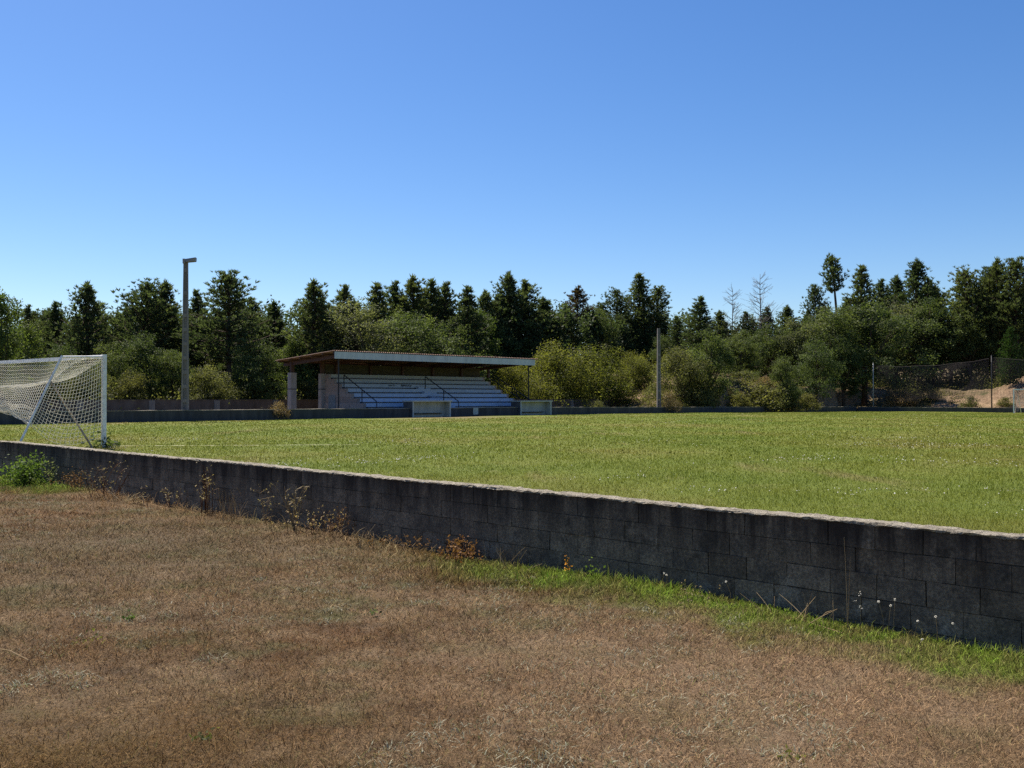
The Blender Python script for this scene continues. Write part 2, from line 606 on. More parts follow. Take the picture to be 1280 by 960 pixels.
def dirt(u, v):
    w = v - 112.5
    a = sm(-u, -51, -44) * sm(w, .3, 2) * (1 - sm(w, 13, 20)) * .92 * sm(wob(u, v, .8, 21) + .8, 0, .6)
    c = np.exp(-((u - 37.8) / 2.4) ** 2) * sm(w, 0, 3)
    b = sm(v, 82, 90) * np.exp(-((u - 56.6) / 1.6) ** 2) * .25
    return np.clip(np.where(v > 112, np.maximum(a, c), b), 0, 1)


us = np.concatenate([np.linspace(52.3, 66, 70), np.linspace(67, 120, 60), np.linspace(125, 320, 20)])
vs = np.concatenate([np.linspace(-60, 70, 60), np.linspace(71, 112, 120), np.linspace(112.5, 160, 90), np.linspace(165, 330, 20)])
tag(grid('terrain', us, vs, terr_z, M['terrain'], dirt), 'scrubby ground and earth bank beside the pitch')
us = np.concatenate([np.linspace(-160, 14, 40), np.linspace(15, 52.3, 120)])
vs = np.concatenate([np.linspace(110.35, 113, 12), np.linspace(113.3, 150, 110), np.linspace(152, 330, 30)])
tag(grid('hillside', us, vs, terr_z, M['terrain'], dirt), 'bare earth slope behind the far goal')


# ------------------------------------------------------------------ grass
def blades(P, L, Wd, lean, tint, name, mat, label):
    n = len(P)
    th = rng.uniform(0, 2 * math.pi, n)
    ld = rng.uniform(0, 2 * math.pi, n)
    side = np.stack([np.cos(th), np.sin(th), np.zeros(n)], -1) * (Wd / 2)[:, None]
    out = np.stack([np.cos(ld), np.sin(ld), np.zeros(n)], -1)
    up = np.array([0, 0, 1.])
    c, s = np.cos(lean), np.sin(lean)
    mid = P + (out * (s * .45)[:, None] + up * (c * .62 + .02)[:, None]) * L[:, None]
    tip = P + (out * s[:, None] * 1.05 + up * (c * .93 + .02)[:, None]) * L[:, None]
    V = np.stack([P - side, P + side, mid + side * .75, mid - side * .75, tip], 1).reshape(-1, 3)
    b = np.arange(n)[:, None] * 5
    m = MB()
    m.v.append(V)
    m.t.append(np.repeat(tint, 5))
    m.f.append(b + np.array([[0, 1, 2, 3]]))
    m.f.append(b + np.array([[3, 2, 4]]))
    m.n = len(V)
    return tag(m.build(name, mat), label, kind='stuff')


def sample(n, zmin, zmax, test, power, fade=None):
    """ground points inside a widened view wedge, thinning out with distance"""
    out = []
    got = 0
    while got < n:
        k = n * 2
        d = zmin + (zmax - zmin) * rng.random(k) ** power
        x = rng.uniform(-.80, 1.0, k) * d + rng.uniform(-.5, .5, k)
        u, v = uv_of(x, d)
        ok = test(u, v)
        if fade:
            w = sm(d, min(fade), max(fade))
            ok = ok & (rng.random(k) < (w if fade[0] < fade[1] else 1 - w))
        out.append(np.stack([x[ok], d[ok]], -1))
        got += ok.sum()
    return np.concatenate(out)[:n]


def dry_grass():
    q = sample(620000, 2.9, 25, lambda u, v: (v < 7.52), 1.35)
    u, v = uv_of(q[:, 0], q[:, 1])
    P = np.stack([q[:, 0], q[:, 1], fore_z(u, v)], -1)
    green = np.maximum(sm(v + .9 * wob(u, v, 1.2, 31), 6.2, 7.2) * (1 - sm(u, 7, 10.5)), sm(v + .5 * wob(u, v, 1.2, 31), 6.0, 6.8) * sm(u, 18, 20))
    n = len(P)
    far = np.clip(q[:, 1] / 6.0, .8, 2.2)
    L = (rng.gamma(4, .0085, n) + .012) * (1 + .3 * green) * (1 + .35 * wob(u, v, 2.2, 32)) * far ** .25
    W = rng.uniform(.0022, .0048, n) * far * (1 + .35 * green)
    lean = np.clip(rng.normal(1.18 - .55 * green, .30, n), 0, 1.54)
    t = np.clip(rng.normal(.45, .27, n), 0, .97)
    gp = rng.random(n) < .015
    t[gp] = 1.0
    blades(P, L, W, lean, t, 'dry_grass', M['dry_blades'], 'short dried grass covering the ground before the block wall')
    # longer wiry stems
    q = sample(3200, 2.9, 16, lambda u, v: (v < 7.4) & (wob(u, v, 1.3, 33) > .1), 1.2)
    u, v = uv_of(q[:, 0], q[:, 1])
    P = np.stack([q[:, 0], q[:, 1], fore_z(u, v)], -1)
    n = len(P)
    blades(P, rng.uniform(.05, .12, n), rng.uniform(.002, .0034, n) * np.clip(q[:, 1] / 6, .8, 2), np.clip(rng.normal(.5, .3, n), 0, 1.3), np.clip(rng.normal(.42, .3, n), 0, .95), 'wiry_stems', M['dry_blades'], 'thin dry stems standing up out of the dried grass')


def pale_litter():
    """small grey-green rosettes and bleached straw lying in the turf"""
    q = sample(900, 3.2, 17, lambda u, v: (v < 7.3) & (wob(u, v, .9, 35) + .5 * wob(u, v, 3, 36) > .25), 1.2)
    cs = []
    for x, y in q:
        k = int(rng.integers(8, 30))
        cs.append(np.stack([x + rng.normal(0, .05, k), y + rng.normal(0, .05, k)], -1))
    q = np.concatenate(cs)
    u, v = uv_of(q[:, 0], q[:, 1])
    P = np.stack([q[:, 0], q[:, 1], fore_z(u, v) + .008], -1)
    n = len(P)
    blades(P, rng.uniform(.022, .055, n), rng.uniform(.0035, .007, n), np.clip(rng.normal(1.15, .25, n), .3, 1.5), np.clip(rng.normal(.5, .3, n), 0, 1), 'grey_rosettes', M['rosette'], 'grey green rosettes and litter flat in the dried grass')


def pitch_grass():
    q = sample(420000, 6.5, 58, lambda u, v: (v > 7.78) & (u > -9.8), 1.7, (58, 16))
    u, v = uv_of(q[:, 0], q[:, 1])
    P = np.stack([q[:, 0], q[:, 1], pitch_z(u, v)], -1)
    n = len(P)
    far = np.clip(q[:, 1] / 10.0, .8, 3.2)
    L = (rng.gamma(5, .006, n) + .012) * (1 + .25 * wob(u, v, 1.3, 41)) * far ** .2
    W = rng.uniform(.003, .0055, n) * far
    blades(P, L, W, np.clip(rng.normal(.85, .35, n), 0, 1.45), np.clip(rng.normal(.48, .22, n), 0, 1), 'pitch_grass', M['pitch_blades'], 'short green grass on the near part of the pitch')
    q = sample(170000, 16, 118, lambda u, v: ((u < 47) | (np.abs(v - 44) > 9)) & (v > 7.78) & (v < 109.8) & (u > -9.8) & (u < 51.9), 1.1, (16, 62))
    u, v = uv_of(q[:, 0], q[:, 1])
    P = np.stack([q[:, 0], q[:, 1], pitch_z(u, v)], -1)
    n = len(P)
    blades(P, rng.uniform(.03, .07, n), rng.uniform(.02, .045, n), np.clip(rng.normal(.8, .3, n), 0, 1.4), np.clip(rng.normal(.48, .24, n), 0, 1), 'pitch_grass', M['pitch_blades'], 'green grass on the far part of the pitch')


def clover():
    def field(n, z0, z1, pw, size, hz):
        q = sample(n, z0, z1, lambda u, v: (v > 7.9) & (v < 109) & (u > -9) & (u < 51.5) & (wob(u, v, .5, 51) + .6 * wob(u, v, 1.7, 52) + rng.normal(0, .2, u.shape) > .75), pw)
        u, v = uv_of(q[:, 0], q[:, 1])
        P = np.stack([q[:, 0], q[:, 1], pitch_z(u, v) + rng.uniform(hz * .6, hz * 1.3, len(q))], -1)
        n = len(P)
        r = rng.uniform(.6, 1.3, n) * size * np.clip(q[:, 1] / z0, 1, 2.6) ** .55
        o = np.array([[1, 0, 0], [0, 1, 0], [-1, 0, 0], [0, -1, 0], [0, 0, .8], [0, 0, -.8]])
        V = (P[:, None, :] + r[:, None, None] * o[None]).reshape(-1, 3)
        f = np.array([[0, 1, 4], [1, 2, 4], [2, 3, 4], [3, 0, 4], [1, 0, 5], [2, 1, 5], [3, 2, 5], [0, 3, 5]])
        return V, (np.arange(n)[:, None, None] * 6 + f[None]).reshape(-1, 3)
    m = MB()
    m.add(*field(900, 7.5, 32, 1.3, .0068, .05))
    m.add(*field(380, 30, 80, 1.0, .012, .05))
    tag(m.build('clover_flowers', M['petal']), 'white clover heads scattered over the pitch', kind='stuff')


def straw_litter():
    """broken straw lying along the foot of the wall"""
    n = 2600
    u = rng.uniform(8.5, 24, n)
    v = 7.5 - np.abs(rng.normal(0, .22, n))
    k = wob(u, v * 0, 1.1, 91) + rng.normal(0, .3, n) > -.2
    u, v = u[k], v[k]
    n = len(u)
    P = np.stack([(v - u) * SQ, (u + v) * SQ, fore_z(u, v) + rng.uniform(.005, .06, n)], -1)
    blades(P, rng.uniform(.08, .26, n), rng.uniform(.004, .008, n), np.clip(rng.normal(1.25, .3, n), .1, 1.7), np.clip(rng.normal(.72, .2, n), 0, .95), 'straw_litter', M['dry_blades'], 'broken straw and dead stems lying along the foot of the wall')


dry_grass()
straw_litter()
pale_litter()
pitch_grass()
clover()


# ------------------------------------------------------------------ near wall
def near_wall():
    root = empty('block_wall', uv(50, 7.62, -.52), R(-45))      # local x runs back along the wall towards the camera's right
    tag(root, 'low dark concrete block wall with pale rough coping in front of the pitch', 'wall')
    Lw = 62.0
    m, g = MB(), MB()
    for c in range(-1, 4):
        z0 = .2 * c
        x = -.2 * (c % 2) - rng.uniform(0, .1)
        while x < Lw:
            w = .40 + rng.normal(0, .004)
            m.box(max(x, 0) + .003, min(x + w, Lw) - .003, float(np.clip(rng.normal(0, .0025), -.005, .005)), .18, z0 + .0028, z0 + .1972, float(np.clip(rng.normal(.5, .2), 0, 1)), .0024)
            x += w
    m.build('blocks', M['block'], root)
    g.box(.01, Lw - .01, .016, .17, -.25, .795)
    g.build('mortar', M['mortar'], root)
    # rough mortar coping
    xs = np.arange(0, Lw + .01, .035)
    prof = [(-.010, .0), (-.013, .008), (-.004, .017), (.05, .021), (.10, .022), (.15, .020), (.186, .015), (.193, .0)]
    V = np.zeros((len(xs), len(prof), 3))
    for j, (py, pz) in enumerate(prof):
        jz = .006 * wob(xs, xs * 0 + j * .7, 9, 61) + rng.normal(0, .0035, len(xs)) + .008 * wob(xs, xs * 0, 1.4, 63)
        jy = .006 * wob(xs, xs * 0 + j * .5, 11, 62) + rng.normal(0, .003, len(xs))
        V[:, j, 0] = xs + rng.normal(0, .004, len(xs))
        V[:, j, 1] = py + jy
        V[:, j, 2] = .795 + pz + (jz if pz > .001 else jz * .6 - .004)
    k = len(prof)
    i = np.arange(len(xs) * k).reshape(len(xs), k)
    F = np.stack([i[:-1, :-1], i[1:, :-1], i[1:, 1:], i[:-1, 1:]], -1).reshape(-1, 4)
    MB().add(V.reshape(-1, 3), F).build('coping', M['cap'], root)


near_wall()


def plain_wall(name, label, v0, v1, top0, top1, u=52.15, th=.2, base=-.5):
    root = empty(name, uv(u, v0, 0), R(45))
    tag(root, label, 'wall')
    xs = np.arange(0, v1 - v0 + .2, .5)
    xs[-1] = v1 - v0
    m, c = MB(), MB()
    for i in range(len(xs) - 1):
        pass
    tz = np.interp(xs, [0, v1 - v0], [top0, top1]) + .012 * wob(xs, xs * 0, 1.5, 71)
    V = np.concatenate([np.stack([xs, 0 * xs + y, z], -1) for y, z in ((0, 0 * xs + base), (0, tz), (th, tz), (th, 0 * xs + base))])
    n = len(xs)
    F = [(k * n + i, k * n + i + 1, (k + 1) * n + i + 1, (k + 1) * n + i) for k in range(3) for i in range(n - 1)]
    F += [(0, n, 2 * n, 3 * n), (4 * n - 1, 3 * n - 1, 2 * n - 1, n - 1)]
    m.add(V, F)
    m.build('wall_body', M['sidewall'], root)
    V = np.concatenate([np.stack([xs, 0 * xs + y, tz + z + rng.normal(0, .004, n)], -1) for y, z in ((-.02, .002), (-.02, .04), (th + .02, .04), (th + .02, .002))])
    c.add(V, F)
    c.build('coping', M['cap'], root)
    return root


plain_wall('touchline_wall', 'long low grey wall from the floodlight pole to the first dugout', 7.85, 42.15, .60, .60)
plain_wall('touchline_wall', 'short low grey wall between the two dugouts, below the blue steps', 45.75, 52.75, .60, .60)
w = plain_wall('touchline_wall', 'low dark wall running from the second dugout to the far corner', 56.35, 110.0, .58, .28)
wf = plain_wall('end_wall', 'low dark wall behind the far goal below the earth slope', 0, 62, .27, .27, u=0)
wf.location = uv(52.1, 110.2, 0)
wf.rotation_euler.z = R(-45)

p = MB()
p.box(0, .5, -.03, -.003, .12, .60)
tag(p.build('notice_board', M['dugout'], loc=uv(52.15, 48.1, 0), rz=R(45)), 'small blank white board fixed to the low wall below the steps', 'board')


def perimeter():
    root = empty('perimeter_wall', uv(64, -20, 0), R(45))
    tag(root, 'taller brown concrete boundary wall with pillars behind the grandstand', 'wall')
    L = 112.
    MB().box(0, L, 0, .15, -.5, 1.16).build('wall_panel', M['perimeter'], root)
    MB().box(0, L, -.03, .18, 1.163, 1.22).build('coping', M['perimeter'], root)
    m0 = None
    x = 1.2
    while x < L:
        if m0 is None:
            m0 = MB().box(-.2, .2, -.12, -.003, -.5, 1.16).build('pillar', M['pole'], root, loc=(x, 0, 0))
        else:
            c = m0.copy()
            C.objects.link(c)
            c.location.x = x
        x += 4.8
    return root


perimeter()


# ------------------------------------------------------------------ grandstand
def grandstand():
    root = empty('grandstand', uv(54.5, 40.2, 0), R(45))     # local x = v, local y = u
    tag(root, 'covered grandstand with pale stepped terraces and a red tiled roof behind white fascia', 'grandstand')
    Lx = 15.1
    rise, run, z1 = .35, .71, .96
    body = MB()
    for k in range(7):
        body.box(.22, Lx, run * k + .14, run * (k + 1) + .14 if k < 6 else 4.95, -.3, z1 + rise * k - .1)
    body.build('terrace', M['concrete'], root)
    for k in range(7):
        b = MB()
        x1 = Lx if k else 14.3
        b.box(.005, x1, run * k, run * (k + 1) + .2 if k < 6 else 4.7, z1 + rise * k - .25, z1 + rise * k)
        b.build('bench_row', M['step'], root)
    MB().box(.25, 14.3, .05, .139, .02, z1 - .33).build('front_panel', M['step'], root)
    a = MB()
    for k in range(3):
        a.box(6.75, 7.95, run * k - .32, run * k - .003, z1 + rise * k - .42, z1 + rise * k - .16)
        a.box(6.75, 7.95, run * (k + 2) + .0 - .32, run * (k + 2) - .003, z1 + rise * (k + 2) - .35, z1 + rise * (k + 2) - .17)
    a.build('aisle_steps', M['step'], root)
    # stepped end walls
    for x0, x1 in ((-.22, 0.0), (Lx + .003, Lx + .22)):
        s = MB()
        for k in range(7):
            y0, y1 = run * k, (run * (k + 1) if k < 6 else 4.8)
            s.box(x0, x1, y0 + .002, y1, -.3, z1 + rise * k - .01)
        o = s.build('end_wall', M['brick'], root)
        if x0 < 0:
            d = MB()
            d.box(x0 - .03, x0 - .003, 3.35, 4.2, 0, 1.55)
            d.build('door', M['door'], o)
    MB().box(-.1, Lx + .2, 4.82, 4.97, -.3, 3.80).build('back_wall', M['boards'], root)
    # pillars with steel heads
    for (x, y, w, h) in ((-2.3, 5.76, .46, 3.15), (-.35, 4.85, .40, 3.1)):
        pil = MB().box(x - w / 2, x + w / 2, y - w / 2, y + w / 2, -.3, h).build('pillar', M['pillar'], root)
        MB().box(x - .13, x + .13, y - .1, y + .1, h, 3.94 + (.1 if x > -1 else 0)).build('steel_head', M['steel'], pil)
        MB().box(x - w / 2 - .01, x + w / 2 + .01, y - w / 2 - .01, y + w / 2 + .01, 1.95, 2.0).build('band', M['rail'], pil)
    # roof plane
    yf, yb, zf, zb = -.5, 6.9, 4.46, 3.98

    def rz(y):
        return zf + (zb - zf) * (y - yf) / (yb - yf)
    xa, xb = -3.0, 16.75
    xs = np.arange(xa, xb, .177 / 6)
    ys = np.array([yf - .10, 1.5, 4.0, yb])
    Vt, Vb = [], []
    for y in ys:
        zz = rz(y) + .045 + .03 * np.sin(xs * 2 * math.pi / .177)
        Vt.append(np.stack([xs, 0 * xs + y, zz], -1))
        Vb.append(np.stack([xs, 0 * xs + y, zz - .010], -1))
    n = len(xs)
    i = np.arange(4 * n).reshape(4, n)
    q = np.stack([i[:-1, :-1], i[:-1, 1:], i[1:, 1:], i[1:, :-1]], -1).reshape(-1, 4)
    m = MB()
    m.add(np.concatenate(Vt + Vb), np.concatenate([q, q[:, ::-1] + 4 * n]))
    roof = m.build('roof', M['roof'], root)
    MB().box(xa + .02, xb - .35, yf - .05, yf - .003, 3.97, 4.44).build('fascia', M['fascia'], root)
    pur = MB()
    for y in (-.3, 1.0, 2.4, 3.8, 5.2, 6.6):
        z = rz(y) - .01
        pur = MB()
        pur.box(xa + .05, xb - .4, y - .05, y + .05, z - .10, z)
        pur.build('purlin', M['steel'], root)
    for x in np.linspace(-2.3, 16.2, 7):
        r = MB()
        r.bar((x, yf + .05, rz(yf) - .24), (x, yb - .1, rz(yb) - .24), .12, .24)
        r.build('rafter', M['steel'], root)
        if x > 0:
            c = MB()
            c.box(x - .09, x + .09, 4.62, 4.80, 3.06, rz(4.7) - .36)
            c.build('rear_column', M['steel'], root)
    for x in (-2.3, 16.2):
        MB().box(x - .035, x + .035, -.035, .035, -.2, rz(0) - .36).build('front_post', M['rail'], root)

    for x in (-.1, 7.4, 15.2):
        h = MB()
        top = 3.0 if x < 15 else 4.1
        zt = lambda y: z1 + .95 + (y - .35) * rise / run
        r = .036
        pts = [(x, top - .5, zt(top - .5)), (x, -1.3, zt(-1.3)), (x, -1.34, zt(-1.3) - .12), (x, -1.34, 0)]
        h.tube(pts, r, 6)
        for y, kb in ((2.5, 3), (.35, 0)):
            h.tube([(x, y, z1 + rise * kb - .02), (x, y, zt(y))], r, 6)
        if x > 15:
            h.tube([(x, 3.6, zt(3.6) - .45), (x, -.6, zt(-.6) - .45)], r * .8, 6)
        h.build('handrail', M['rail'], root)

    x = 4.1
    zc = z1 + rise * 4 - .1
    y = run * 4 - .004

    for x0, n, w in ((x, 9, .03), (x + 1.2, 13, .05)):
        gfx = MB()
        xs = x0 + .085 * np.arange(n)
        zz = zc + .03 * np.sin(np.arange(n) * 2.3) + rng.normal(0, .012, n)
        ww = w * rng.uniform(.5, 1.2, n)
        gfx.add(np.concatenate([np.stack([xs, 0 * xs + y, zz - ww], -1), np.stack([xs, 0 * xs + y, zz + ww], -1)]), [(i, i + 1, n + i + 1, n + i) for i in range(n - 1)])
        gfx.build('graffiti', M['black'], root)
    return root


grandstand()


def dugout():
    root = empty('dugout', uv(51.9, 42.2, 0), R(45))
    tag(root, 'white walled open dugout in front of the middle handrail of the stand', 'dugout', 'team dugouts on the touchline')
    W, D, Hh = 3.5, 1.0, 1.07
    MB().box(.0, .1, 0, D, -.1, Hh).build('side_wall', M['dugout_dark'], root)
    MB().box(W - .1, W, 0, D, -.1, Hh).build('side_wall', M['dugout'], root)
    MB().box(.103, W - .103, D - .42, D - .3, -.1, Hh).build('back_wall', M['dugout'], root)
    MB().box(-.06, W + .06, -.12, D + .05, Hh + .003, Hh + .085).build('roof_slab', M['dugout'], root)
    MB().box(-.003, .12, -.03, -.003, -.05, Hh).build('frame_post', M['dugout'], root)
    MB().box(W - .12, W + .003, -.03, -.003, -.05, Hh).build('frame_post', M['dugout'], root)
    MB().box(.3, W - .5, D - .66, D - .425, .22, .28).build('bench', M['boards'], root)
    return root


dg = dugout()
d2 = copy_tree(dg)
d2.location = uv(51.9, 52.8, -.02)
d2['label'] = 'white framed open dugout near the far end of the terraces, beside the bushes'


# ------------------------------------------------------------------ poles
def concrete_pole(loc, H, wb, wt, label, lamp):
    root = empty('floodlight_pole', loc, R(8))
    tag(root, label, 'light pole', 'concrete poles by the touchline')
    m = MB()

    def rail(s):
        V = []
        for z, w in ((-.4, wb), (H, wt)):
            d = w * .32
            a, b = s * w / 2, s * (w / 2 - w * .24)
            V += [(a, -d, z), (b, -d, z), (b, d, z), (a, d, z)]
        f = [(0, 1, 2, 3), (7, 6, 5, 4), (0, 4, 5, 1), (1, 5, 6, 2), (2, 6, 7, 3), (3, 7, 4, 0)]
        m.add(V, f)
    rail(-1)
    rail(1)
    V = []
    for z, w in ((-.4, wb), (H, wt)):
        a, d = w * .27, w * .10
        V += [(-a, -d, z), (a, -d, z), (a, d, z), (-a, d, z)]
    m.add(V, [(3, 2, 1, 0), (4, 5, 6, 7), (0, 1, 5, 4), (1, 2, 6, 5), (2, 3, 7, 6), (3, 0, 4, 7)])
    z = .25
    while z < H:
        w = wb + (wt - wb) * z / H
        m.box(-w * .262, w * .262, -w * .29, w * .29, z, z + .22)
        z += .82 if z < H * .6 else 1.3
    m.build('shaft', M['pole'], root)
    if lamp:
        MB().bar((-.05, 0, H + .02), (.25, 0, H + .1), .07, .07).build('bracket', M['lamp'], root)
        l = MB()
        V = [(.02, -.22, H + .02), (.56, -.2, H + .08), (.56, .2, H + .08), (.02, .22, H + .02), (-.02, -.16, H + .20), (.58, -.2, H + .30), (.58, .2, H + .30), (-.02, .16, H + .20)]
        l.add(V, [(3, 2, 1, 0), (4, 5, 6, 7), (0, 1, 5, 4), (1, 2, 6, 5), (2, 3, 7, 6), (3, 0, 4, 7)])
        o = l.build('lamp_head', M['lamp'], root)
        MB().add([(.08, -.17, H + .018), (.52, -.16, H + .066), (.52, .16, H + .066), (.08, .17, H + .018)], [(3, 2, 1, 0)]).build('lamp_glass', M['glass'], o)
        MB().box(-.16, -.02, -.14, .14, H - .05, H + .22).build('ballast_box', M['lamp'], root)
    return root


concrete_pole(uv(52.75, on_u(231.5, 52.75), 0), 9.15, .42, .25, 'tall grey concrete pole with a floodlight on top, beyond the near goal', True)
concrete_pole(uv(52.8, on_u(823.5, 52.8), 0), 7.7, .38, .24, 'bare concrete pole without visible lamp right of the yellow green bushes', False)


# ------------------------------------------------------------------ goals and nets
def net_panel(m, fn, nu, nv, rad, seed):
    """grid of cords following fn(s,t)->xyz, s,t in 0..1"""
    for i in range(nu + 1):
        t = np.linspace(0, 1, max(10, nv))
        m.tube(fn(np.full_like(t, i / nu), t), rad, 3, caps=False)
    for j in range(nv + 1):
        s = np.linspace(0, 1, max(10, nu))
        m.tube(fn(s, np.full_like(s, j / nv)), rad, 3, caps=False)


def goal():
    ang = math.atan2(.65, -.76)                      # direction of the goal line, away from the near post
    root = empty('football_goal', (-10.73, 25.39, 0), ang)
    tag(root, 'white football goal with a bunched net, next to the block wall', 'goal', 'goals at the ends of the pitch')
    W, Hh = 7.32, 2.40
    # local x along the goal line, local y towards the back of the goal
    for x in (0, W):
        MB().box(x - .05, x + .05, -.05, .05, -.1, Hh + .06).build('post', M['goal'], root)
    MB().box(.056, W - .056, -.05, .05, Hh - .05, Hh + .055).build('crossbar', M['goal'], root)
    foot = {}
    for x in (0, W):
        MB().tube([(x, .05, Hh), (x, 1.10, Hh - .04)], .028, 8).build('top_arm', M['goal'], root)
        MB().tube([(x, 1.10, Hh - .01), (x, 2.24, -.05)], .03, 8).build('rear_strut', M['goal'], root)
        MB().tube([(x, 1.39, 1.74), (x, .26, -.05)], .027, 8).build('brace', M['brace'], root)

    def strut(z):
        return 1.10 + (Hh - z) * 1.14 / (Hh + .04)
    k = np.random.default_rng(5)
    net = MB()

    def rope_z(s):
        return 1.72 - .10 * np.sin(math.pi * s)

    def top(s, t):
        x = W * s
        y = 1.40 * t + .05 * np.sin(9 * s + 2 * t)
        z = (Hh - .02) * (1 - t) + rope_z(s) * t - .30 * np.sin(math.pi * t) * (.6 + .4 * np.sin(math.pi * s)) + .022 * np.sin(23 * s + 5 * t) * np.sin(math.pi * t)
        return np.stack([x, y, z], -1)

    def back(s, t):
        x = W * s + .10 * np.sin(7 * t + 9 * s) * np.sin(math.pi * s)
        edge = np.abs(2 * s - 1) ** 2.2
        zb = .66 * edge + 1.02 * (1 - edge)
        z = rope_z(s) * (1 - t) + zb * t
        ys = strut(.66) * edge + 1.62 * (1 - edge)
        y = 1.40 + (ys - 1.40) * t + (.16 * np.sin(math.pi * t) + .05 * np.sin(14 * s + 6 * t)) * np.clip(np.sin(math.pi * s), 0, 1) ** .6
        return np.stack([x, y, z + .025 * np.sin(31 * s + 7 * t)], -1)

    def fold(s, t):
        x = W * s
        edge = np.abs(2 * s - 1) ** 2.2
        z0 = 1.05 * edge + 1.25 * (1 - edge)
        zb = .62 * edge + .99 * (1 - edge)
        z = z0 * (1 - t) + zb * t
        y = strut(.8) * edge + 1.66 * (1 - edge) + (.14 * np.sin(math.pi * t) + .04 * np.sin(17 * s)) * np.clip(np.sin(math.pi * s), 0, 1) ** .6
        return np.stack([x, y, z + .03 * np.sin(26 * s + 4 * t)], -1)
    r = .0056
    net_panel(net, top, 56, 13, r * 1.15, 1)
    net_panel(net, back, 62, 14, r * 1.3, 2)
    net_panel(net, fold, 60, 7, r * 1.3, 3)
    for x, sx in ((0, 1), (W, -1)):
        def side(s, t):
            # s: post -> strut, t: top -> bottom
            zt = 2.36 - .55 * s ** 1.3
            zb = .22 + .06 * np.cos(6 * s) + .42 * s ** 2.2 - .05 * np.sin(math.pi * s)
            z = zt * (1 - t) + zb * t
            z = z - .07 * np.sin(math.pi * s)
            y = .06 + s * (strut(np.clip(z, .3, 2.3)) - .06)
            xx = x - sx * (.10 * np.sin(math.pi * s) * np.sin(math.pi * t) + .015 * np.sin(15 * s + 9 * t))
            return np.stack([xx, y, z], -1)
        net_panel(net, side, 19, 21, r, 4)

        def tri(s, t):
            # doubled net bunched under the top arm
            e = np.stack([0 * s + x + sx * .02, .12 + s * 1.0, Hh - .05 - .02 * s], -1)
            y2 = .42 + s * .95
            z2 = Hh - .07 - .62 * s ** 1.5
            c = np.stack([0 * s + x + sx * .05, y2, z2], -1)
            o = e * (1 - t)[:, None] + c * t[:, None]
            o[:, 2] += .012 * np.sin(25 * s + 11 * t)
            return o
        net_panel(net, tri, 16, 7, r, 5)
        tt = np.linspace(0, 1, 16)
        net.tube(tri(tt, 0 * tt + 1), .011, 5)
    tt = np.linspace(0, 1, 50)
    net.tube(top(tt, 0 * tt + 1), .012, 5)
    net.tube(back(tt, 0 * tt + 1), .012, 5)
    net.build('net', M['net'], root)
    return root


g1 = goal()
g2 = copy_tree(g1)
for ch in g2.children:
    if ch.name.startswith('net'):
        ch.data = ch.data.copy()
        ch.data.materials[0] = M['greynet']
gu, gv = 33.2, 105.0
g2.location = uv(gu, gv, float(pitch_z(np.array(gu), np.array(gv))))
g2.rotation_euler.z = R(-45)
g2['label'] = 'small far white goal before the earth slope, beside the dark net pole'

ln = MB()
ln.add([(.2, -.06, .055), (6.5, -.06, .055), (6.5, .06, .055), (.2, .06, .055)], [(0, 1, 2, 3)])
o = ln.build('pitch_marking', M['line'], loc=(-10.6, 25.45, 0), rz=R(6))
tag(o, 'faded white chalk line beside the near goalpost', kind='structure')


def catch_net():
    v = 111.0
    spots = [(on_v(1091.5, v), 5.45, 'pale thin steel pole at the corner holding the ball net', M['galv']),
             (on_v(1239.5, v), 5.95, 'dark thin steel pole holding the ball net beside the far goal', M['rail']),
             (on_v(1239.5, v) - 13.2, 5.9, 'last steel pole holding the ball net, behind the far goal', M['galv'])]
    for u, h, lab, mt in spots:
        z = float(terr_z(u, v))
        o = empty('net_pole', uv(u, v, z))
        tag(o, lab, 'pole', 'poles of the ball net')
        MB().tube([(0, 0, -.3), (.02, 0, h - z)], [.075, .055], 8).build('shaft', mt, o, smooth=True)
        MB().tube([(.02, 0, h - z + .001), (.02, 0, h - z + .06)], [.07, .03], 8).build('cap', mt, o)
    for k, (a, b, lab) in enumerate(((0, 1, 'sagging dark ball net across the earth slope between two poles'), (1, 2, 'dark ball net behind the far goal, right of the dark pole'))):
        ua, ub = spots[a][0] - .45 * (k == 0), spots[b][0] + .2
        ha, hb = spots[a][1] - .25 - .1 * (k == 0), spots[b][1] - .35
        L = ua - ub

        def fn(s, t):
            u = ua - L * s + .12 * np.sin(5 * t + 7 * s)
            top = ha + (hb - ha) * s - .32 * np.sin(math.pi * s) + .04 * np.sin(20 * s)
            bot = .75 + .5 * np.sin(3.1 * s + k) + .12 * np.sin(17 * s)
            z = top * (1 - t) + bot * t
            vv = v - .02 + .22 * np.sin(math.pi * t) * np.sin(4 * s + 2) + .05 * np.sin(13 * s + 3 * t)
            return np.stack([(vv - u) * SQ, (u + vv) * SQ, z], -1)
        n = MB()
        net_panel(n, fn, 84, 34, .0145, 1)
        tt = np.linspace(0, 1, 40)
        n.tube(fn(tt, 0 * tt), .02, 5)
        tag(n.build('ball_net', M['darknet']), lab, 'net', 'ball nets behind the far goal')


catch_net()


# ------------------------------------------------------------------ vegetation
def rdir(n):
    d = rng.normal(0, 1, (n, 3))
    return d / np.linalg.norm(d, axis=1)[:, None]


